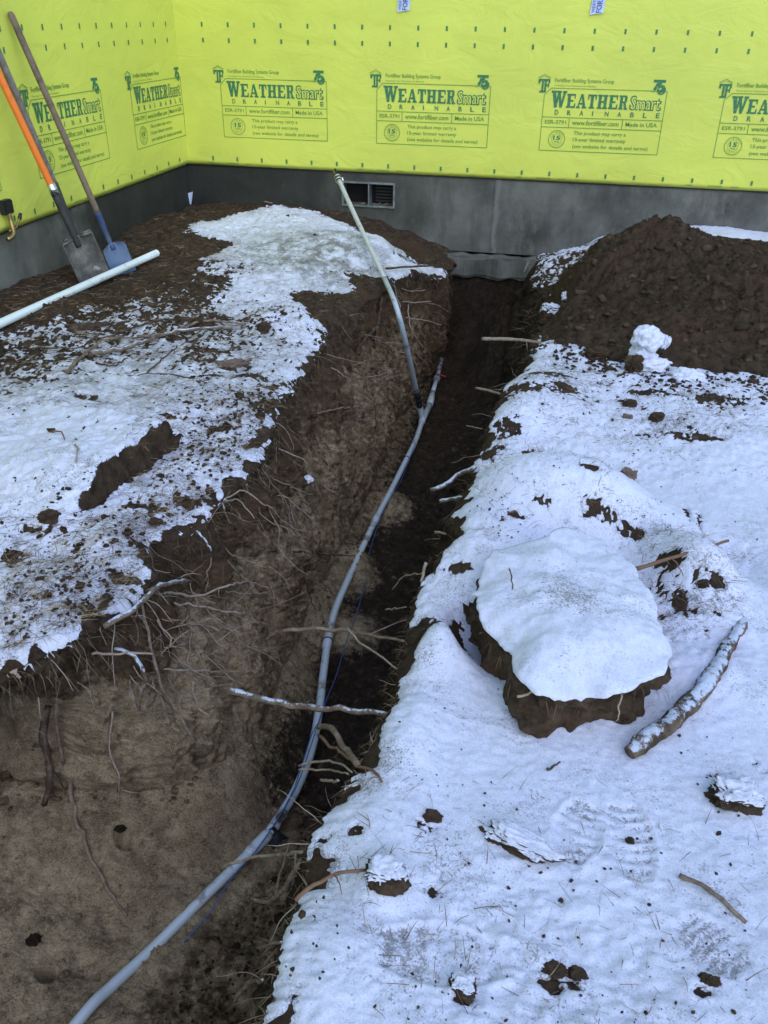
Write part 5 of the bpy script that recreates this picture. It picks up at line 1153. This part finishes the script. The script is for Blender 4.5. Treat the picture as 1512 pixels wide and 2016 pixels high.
# sticks on the left bank
SG = 'sticks lying on the left bank'
BK = [
 ([(180, 706, .02), (250, 695, .02), (330, 670, .03), (400, 660, .03), (460, 655, .02)], .013, .008, M_ROOTD, 'longest dark branch lying across the left bank', True),
 ([(132, 738, .01), (175, 700, .02), (215, 680, .03), (270, 674, .02)], .010, .006, M_ROOT, 'tan bent stick at the left end of the long branch', False),
 ([(270, 672, .02), (340, 665, .02), (400, 645, .03), (485, 642, .01)], .010, .006, M_ROOT, 'brown branch running just behind the long dark one', False),
 ([(200, 673, .01), (260, 655, .02), (330, 635, .02)], .008, .005, M_ROOTD, 'straight dark stick behind the brown branch', False),
 ([(50, 690, .01), (130, 690, .01), (200, 688, .01)], .005, .003, M_ROOTD, 'thin dark twig left of the branches', False),
 ([(395, 757, .01), (330, 740, .01), (250, 745, .01)], .004, .003, M_ROOTD, 'thin twig in the slush below the branches', False),
 ([(290, 740, .01), (310, 725, .02), (350, 690, .02)], .005, .004, M_ROOTD, 'small slanting stick under the long branch', False),
 ([(470, 392, .01), (500, 397, .015), (535, 404, .01)], .009, .006, M_ROOTP, 'pale stick on bare soil against the back wall', False),
 ([(190, 720, .01), (225, 725, .01), (250, 710, .01)], .006, .004, M_ROOTD, 'short dark stick end by the tan bent stick', False),
 ([(148, 870, .01), (152, 895, .015), (150, 915, .01)], .004, .004, M_ROOTP, 'small pale upright twig in clean snow on the left bank', False),
 ([(95, 855, .01), (120, 860, .02), (130, 870, .01)], .004, .003, M_STICKO, 'reddish twig in clean snow on the left bank', False),
 ([(760, 545, .05), (830, 525, .0), (870, 520, -.03), (885, 540, -.05)], .008, .004, M_ROOTD, 'dark twig on the snowy spur right of the riser pipe', False),
 ([(20, 1305, -.03), (35, 1313, -.04)], .006, .005, M_ROOTP, 'pale stub under the left lip at the picture edge', False),
 ([(255, 545, .01), (330, 520, .01), (400, 515, .01)], .004, .002, M_ROOTD, 'thin twig in front of the end of the white pipe', False),
]
for i, (L_, r0, r1, m_, lab, sn_) in enumerate(BK):
    stick('stick', GA([(a_, b_, c_+r0*.5) for a_, b_, c_ in L_]), r0, r1, m_, lab, 'stick', SG, 120+i, [(.4, (.4, .6, .15), .08, r1*.5)] if i < 4 else (), .6 if sn_ else False, .008)
# clod roots
stick('root', [G(1222, 1365, .09), G(1218, 1395, .06), G(1214, 1420, .03)], .003, .002, M_ROOTP, 'thin root dangling on the front of the big clod', 'root', None, 150)
stick('root', [G(1020, 1372, .1), G(1040, 1365, .1), G(1068, 1355, .11)], .004, .003, M_ROOTP, 'short root on the left front edge of the big clod', 'root', None, 151)
stick('twig', [G(945, 1248, .0), G(975, 1235, .05), G(990, 1222, .09)], .003, .002, M_ROOTP, 'snowy twig bridging the dark gap left of the big clod', 'twig', None, 152, [(.6, (.1, .5, .5), .04, .002)], -.1)
stick('twig', GA([(1075, 1522, .01), (1100, 1512, .02)]), .004, .002, M_ROOTD, 'small dark twig in the snow in front of the big clod', 'twig', None, 153)
for j, (a0, b0, a1, b1, lab) in enumerate([(1008, 1335-700, 1015, 655, ''), ]): pass
# ================================================================ CONDUIT
ZP = -.985
cp = [(150, 2016), (220, 1942), (300, 1868), (400, 1768), (470, 1700), (528, 1642), (580, 1560), (612, 1480), (628, 1400), (636, 1330), (645, 1262), (660, 1200), (690, 1130), (715, 1075), (740, 1022), (770, 965), (800, 905), (818, 868), (832, 826)]
zs_ = [-.985, -1.0, -1.012, -.985, -.975, -.975, -.98, -.98, -.98, -.975, -.97, -.97, -.97, -.97, -.97, -.97, -.975, -.98, -.98]
CP = [G(a_, b_, z) for (a_, b_), z in zip(cp, zs_)]
ext = CP[0]+(CP[0]-CP[1])*3; ext[2] = -1.06
RAD = .0175
cd = thing('conduit_pipe', 'long grey plastic pipe curving along the trench floor, forked at its far end', 'pipe', tuple(G(640, 1290, -1.02)))
child('pipe_section', tube('pipe_section', [ext]+CP[:6], RAD, M_PIPE, 18, 60), cd)
child('pipe_section', tube('pipe_section', CP[5:11], RAD, M_PIPE, 18, 60), cd)
child('pipe_section', tube('pipe_section', CP[10:15], RAD, M_PIPE, 18, 40), cd)
child('pipe_section', tube('pipe_section', CP[14:], RAD*.98, M_PIPE, 18, 40), cd)
def coupling(a_, b_, r, m=M_PIPE, nm='coupling', prof=((0, 1.0), (.05, 1.22), (.45, 1.22), (.5, 1.28), (.55, 1.22), (.95, 1.22), (1, 1.0))):
    a_ = np.array(a_); b_ = np.array(b_); P = [a_+(b_-a_)*t_ for t_, _ in prof]
    return child(nm, tube(nm, P, [k*r for _, k in prof], m, 18), cd)
def along(i, L1, L2):
    d = CP[i+1]-CP[i-1]; d /= np.linalg.norm(d); return CP[i]-d*L1, CP[i]+d*L2
coupling(*along(10, .05, .06), RAD, nm='coupling'); coupling(*along(14, .035, .04), RAD*.95)
p0, p1 = along(5, .02, .03); db = (CP[5]-CP[4])/np.linalg.norm(CP[5]-CP[4]); child('bell_end', tube('bell_end', [CP[5]-db*.11, CP[5]-db*.085, CP[5]-db*.01, CP[5]], [RAD*1.0, RAD*1.2, RAD*1.24, RAD*1.2], M_PIPE, 18), cd)
d5 = (p1-p0)/np.linalg.norm(p1-p0)
child('black_sleeve', tube('black_sleeve', [p1-d5*.0, p1+d5*.02, p1+d5*.075], [RAD*1.15, RAD*1.1, RAD*1.06], M_PIPED, 16), cd)
for pxx in ((793, 930, .6), (645, 1268, 0)):
    pass
for idx, tt_ in ((16, .3), (10, .05), (18, -.2)):
    d = CP[idx]-CP[idx-1]; d /= np.linalg.norm(d); c_ = CP[idx]+d*tt_*.05
    child('tie_wrap', tube('tie_wrap', [c_-d*.004, c_+d*.004], RAD*1.30 if idx == 10 else RAD*1.1, M_BLACK, 16), cd)
# fork
J = CP[-1]; q1 = G(846, 797, -.97); q2 = G(852, 772, -.965); q3 = G(860, 745, -.96); q4 = PY(872, 694, 6.70)
child('fork', tube('fork', [CP[-2]*.15+J*.85, J, q1], [RAD*1.22, RAD*1.3, RAD*1.22], M_PIPE, 18), cd)
child('reducer', tube('reducer', [q1, q1*.5+q2*.5, q2], [RAD*1.38, RAD*1.38, RAD*1.05], M_PIPE, 16), cd)
child('pipe_section', tube('pipe_section', [q2, q3], RAD*.95, M_PIPE, 16), cd)
d = (q3-q2)/np.linalg.norm(q3-q2)
child('valve', tube('valve', [q3-d*.03, q3-d*.02, q3+d*.02, q3+d*.035], [RAD*1.1, RAD*1.5, RAD*1.5, RAD*1.0], M_PIPED, 12), cd)
vh = child('valve_handle', tube('valve_handle', [q3+np.array([0, 0, .03]), q3+np.array([.03, -.01, .035]), q3+np.array([.075, -.02, .03])], [.004, .005, .004], M_RED, 8), cd)
child('pipe_section', tube('pipe_section', [q3+d*.03, q4], RAD*.92, M_PIPED, 16), cd)
child('sleeve_end', tube('sleeve_end', [q4-d*.05, q4+d*.03], [.045, .05], M_BLACK, 16), cd)
# riser branch
R0 = G(829, 812, -.94); R1 = PX(822, 778, -.86); R2 = PX(785, 620, -.92)
R3 = np.array(G(757, 548, .02)); 
R4 = PY(664, 348, 6.30)
child('riser_coupling', tube('riser_coupling', [J, R0, R0*.6+R1*.4], [RAD*1.2, RAD*1.25, RAD*1.2], M_PIPE, 16), cd)
for k in range(3):
    c_ = R0+(R1-R0)*(.55+.28*k); dd_ = (R1-R0)/np.linalg.norm(R1-R0); child('hose_clamp', tube('hose_clamp', [c_-dd_*.008, c_+dd_*.008], RAD*1.38, M_DSTEEL, 14), cd)
child('rubber_boot', tube('rubber_boot', [R0*.6+R1*.4, R1+(R1-R0)*.25], RAD*1.28, M_BLACK, 14), cd)
child('lower_riser', tube('lower_riser', [R1, R2, R3], RAD*.92, M_PIPE, 16, 20), cd)
rs = thing('riser_pipe', 'pale pipe slanting up out of the trench before the vent, metal clamp on tip', 'pipe', tuple(R3))
child('pipe', tube('pipe', [R3-(R4-R3)*.02, (R3+R4)/2+np.array([0, 0, -.005]), R4], RAD*.92, M_RISER, 18, 20), rs)
dr = (R4-R3)/np.linalg.norm(R4-R3)
child('cap', tube('cap', [R4-dr*.06, R4-dr*.03, R4+dr*.02], [RAD*1.1, RAD*1.18, RAD*1.15], M_DSTEEL, 16), rs)
for k in range(2):
    c_ = R4-dr*(.045-.035*k); child('clamp_ring', tube('clamp_ring', [c_-dr*.007, c_+dr*.007], RAD*1.45, M_CHROME, 18), rs)
child('clamp_screw', tube('clamp_screw', [R4-dr*.03+np.array([.03, 0, .012]), R4-dr*.03+np.array([.04, 0, -.03])], .006, M_CHROME, 8), rs)
child('fitting', tube('fitting', [R4+dr*.015, R4+dr*.045+np.array([-.008, 0, .006]), R4+dr*.06+np.array([-.02, 0, .012])], [.012, .010, .006], M_BRASS, 8), rs)
child('fitting_cap', tube('fitting_cap', [R4+dr*.03+np.array([0, 0, .01]), R4+dr*.05+np.array([-.004, 0, .028])], .008, M_BLACK, 8), rs)
# black sleeve scrap beside the bell
p = G(548, 1648, -1.0)
A0 = G(530, 1632, -.955); A1 = G(553, 1664, -1.02); U, V_ = np.meshgrid(np.linspace(0, 1, 12), np.linspace(-1, 1, 10))
P = A0+(A1-A0)*U[..., None]; w_ = (.018+.022*U); sdv = np.array([.5, .75, .1]); P = P+sdv*(w_*V_)[..., None]; P[..., 2] += .022*(1-V_**2)*U+.004*gn2(U*5, V_*4, 2)
P2 = P.copy(); P2[..., 2] -= .003; ms = grid_mesh('black_scrap', np.concatenate([P, P2[::-1]], 0), None, [M_BLACK])
single('plastic_scrap', ms, 'black plastic sleeve scrap hanging off the pipe joint near the bottom', 'scrap')
# tracer wire
wp = [(818, 872, -.94), (790, 945, -.95), (757, 1000, -.95), (740, 1045, -.97), (722, 1110, -1.0), (722, 1135, -1.01), (700, 1215, -.98), (683, 1260, -.97), (662, 1330, -.95), (645, 1372, -.945), (628, 1420, -.945), (608, 1480, -.945), (585, 1545, -.945), (545, 1615, -.945), (500, 1680, -.95), (470, 1712, -.942), (445, 1745, -.95), (410, 1800, -.99), (362, 1855, -1.02)]
single('wire', tube('wire', GZ(wp), .0022, M_BLUEW, 6, 120), 'thin blue tracer wire running alongside the grey pipe', 'wire')
single('wire', tube('wire', GZ([(628, 1420, -.95), (612, 1450, -.96), (590, 1520, -.96), (575, 1560, -.95), (540, 1625, -.95)]), .0016, M_BLUEW, 6, 40), 'second strand of blue wire looping left of the pipe', 'wire')
# ================================================================ WHITE PIPE ON LEFT BANK
a_ = ground_at(310, 512, .045); b_ = ground_at(0, 658, .05); d = b_-a_; e_ = b_+d*.25
wpz = thing('white_pipe', 'loose white plastic pipe lying on the left bank in front of the shovels', 'pipe', tuple(a_))
ro = .022; P0, P1 = a_, e_
V = []; F = []
path = np.array([P0+(P1-P0)*t_ for t_ in np.linspace(0, 1, 8)])
V1, F1 = tube_geo(path, ro, 24, 0, False); V2, F2 = tube_geo(path, ro*.86, 24, 0, False)
n1 = len(V1); caps = [(k, (k+1) % 24, n1+(k+1) % 24, n1+k) for k in range(24)]+[(n1-24+k, n1+n1-24+k, n1+n1-24+(k+1) % 24, n1-24+(k+1) % 24) for k in range(24)]
child('tube', join_geo('tube', [(list(V1)+list(V2), F1+[tuple(i+n1 for i in f[::-1]) for f in F2]+caps, 0)], [M_WHITE]), wpz)
mk = P0+(P1-P0)*.42; dd_ = (P1-P0)/np.linalg.norm(P1-P0)
v, f = text_geo('PVC  SCH 40', 0, 0, .16, .013, .01); side_ = np.cross(dd_, [0, 0, 1]); side_ /= np.linalg.norm(side_)
sgn = -1 if side_[1] > 0 else 1
vv = []
for x, y_, z in v:
    an = (y_-.0065)/ro+.55; p = mk-dd_*x+ro*1.02*(math.cos(an)*np.array([0, 0, 1])*1.0+math.sin(an)*side_*sgn*-1); vv.append(tuple(p))
# ================================================================ SHOVELS
def frame_from(z_dir, up_hint):
    z = Vector(z_dir).normalized(); x = Vector(up_hint).cross(z).normalized(); y = z.cross(x); return Matrix((x, y, z)).transposed()
def shovel(label, foot, tip, r, m_handle, m_socket, m_blade, bw, bl_, socket=.25, collar=None, square=False, dish=.035):
    """foot: blade centre-bottom, tip: handle end (both world); blade faces the camera"""
    foot = Vector(foot); tip = Vector(tip); ax = (tip-foot).normalized(); L_ = (tip-foot).length
    t_ = thing('shovel', label, 'shovel', tuple(foot), 'shovels leaning on the left wall')
    toward = Vector((0.75, -.65, 0.15)); side_ = ax.cross(toward).normalized(); nrm = side_.cross(ax).normalized()
    NU, NV = 19, 26; P = np.zeros((NV, NU, 3))
    for j in range(NV):
        v_ = j/(NV-1)
        if square: half = bw/2*(1-.10*sst(.5, 1, v_)*1)*math.sqrt(max(0.03, 1-max(0, (v_-.86)/.14)**2*.75)) if v_ > .86 else bw/2*(1-.02*v_)
        else: half = bw/2*(1.0-.04*v_)
        if not square and v_ < .12: half *= .93+.07*v_/.12
        for i in range(NU):
            u_ = -1+2*i/(NU-1)
            kick = -dish*(1-u_*u_)*(.25+.75*v_)+.015*v_*u_*u_
            z_along = bl_*v_+(0 if square else -.02*(1-u_*u_)*(1-v_))
            rid = .010*math.exp(-(u_/.12)**2)*sst(.55, 1, v_)
            P[j, i] = foot+ax*z_along+side_*(u_*half)+nrm*(kick+rid+.012)
    Q = P-np.array(nrm)*.003
    A = np.concatenate([P.reshape(-1, 3), Q.reshape(-1, 3)]); n_ = NU*NV; F = []
    for j in range(NV-1):
        for i in range(NU-1):
            a0 = j*NU+i; F += [(a0, a0+1, a0+NU+1, a0+NU), (n_+a0, n_+a0+NU, n_+a0+NU+1, n_+a0+1)]
    for i in range(NU-1): F += [(i, n_+i, n_+i+1, i+1), ((NV-1)*NU+i, (NV-1)*NU+i+1, n_+(NV-1)*NU+i+1, n_+(NV-1)*NU+i)]
    for j in range(NV-1): F += [(j*NU, (j+1)*NU, n_+(j+1)*NU, n_+j*NU), (j*NU+NU-1, n_+j*NU+NU-1, n_+(j+1)*NU+NU-1, (j+1)*NU+NU-1)]
    child('blade', join_geo('blade', [(A, F, 0)], [m_blade]), t_)
    if not square:
        for s_ in (-1, 1):      # rolled steps
            c_ = foot+ax*(bl_*.99); a1 = c_+side_*(s_*bw*.12)+nrm*.0; b1 = c_+side_*(s_*bw*.47)+nrm*.018
            child('foot_step', tube('foot_step', [a1, b1], .009, m_blade, 8), t_)
    base = foot+ax*bl_*.80; s0 = foot+ax*(bl_+.02)-nrm*.006; s1 = foot+ax*(bl_+socket)
    child('socket', tube('socket', [base-nrm*(dish*.8-.012), s0-nrm*.01, (s0+s1)/2-nrm*.006, s1], [r*.9, r*.95, r*1.05, r*1.18], m_socket, 14, 20), t_)
    if collar:
        child('collar', tube('collar', [s1-ax*.01, s1+ax*.055], r*1.28, collar, 14), t_)
    hp_ = child('handle', tube('handle', [s1-ax*.01, s1+(tip-s1)*.5+nrm*.004, tip-ax*.015, tip-ax*.004, tip], [r, r, r*1.02, r*.8, r*.3] if False else r, m_handle, 14, 30), t_)
    child('handle_tip', tube('handle_tip', [tip-ax*.02, tip, tip+ax*.012, tip+ax*.018], [r, r*1.0, r*.8, r*.3], m_handle, 14), t_)
    return t_
def rot_line(px0, py0, z0, px1, py1, off):
    return ground_at(px0, py0, z0), PX(px1, py1, XL+off)
f0, t0 = ground_at(245, 538, -.01), PX(22, 30, XL+.035)
shovel('shovel with brown wooden handle and small blue square blade, right of the three', f0, t0, .018, M_TANWOOD, M_BLUE, M_BLUEB, .155, .20, .19, None, True, .012)
f1, t1 = ground_at(186, 545, -.01), PX(-40, 20, XL+.03)
shovel('shovel with weathered grey wooden handle, its blade under the orange shovel', f1, t1, .019, M_GREYWOOD, M_DSTEEL, M_STEEL, .18, .27, .30, None, False, .02)
f2, t2 = ground_at(190, 553, -.01), PX(-62, 20, XL+.05)
shovel('shovel with orange handle, silver collar and wide dull steel blade', f2, t2, .019, M_ORANGE, M_DSTEEL, M_STEEL, .20, .28, .26, M_CHROME, False, .04)
p = ground_at(185, 545, .04)
single('stone', blob_mesh('stone', blob((p[0]+.03, p[1]-.03, p[2]+.02), (.035, .02, .022), 60, .2), M_STONEG), 'pale stone lying on the wide steel shovel blade', 'stone')
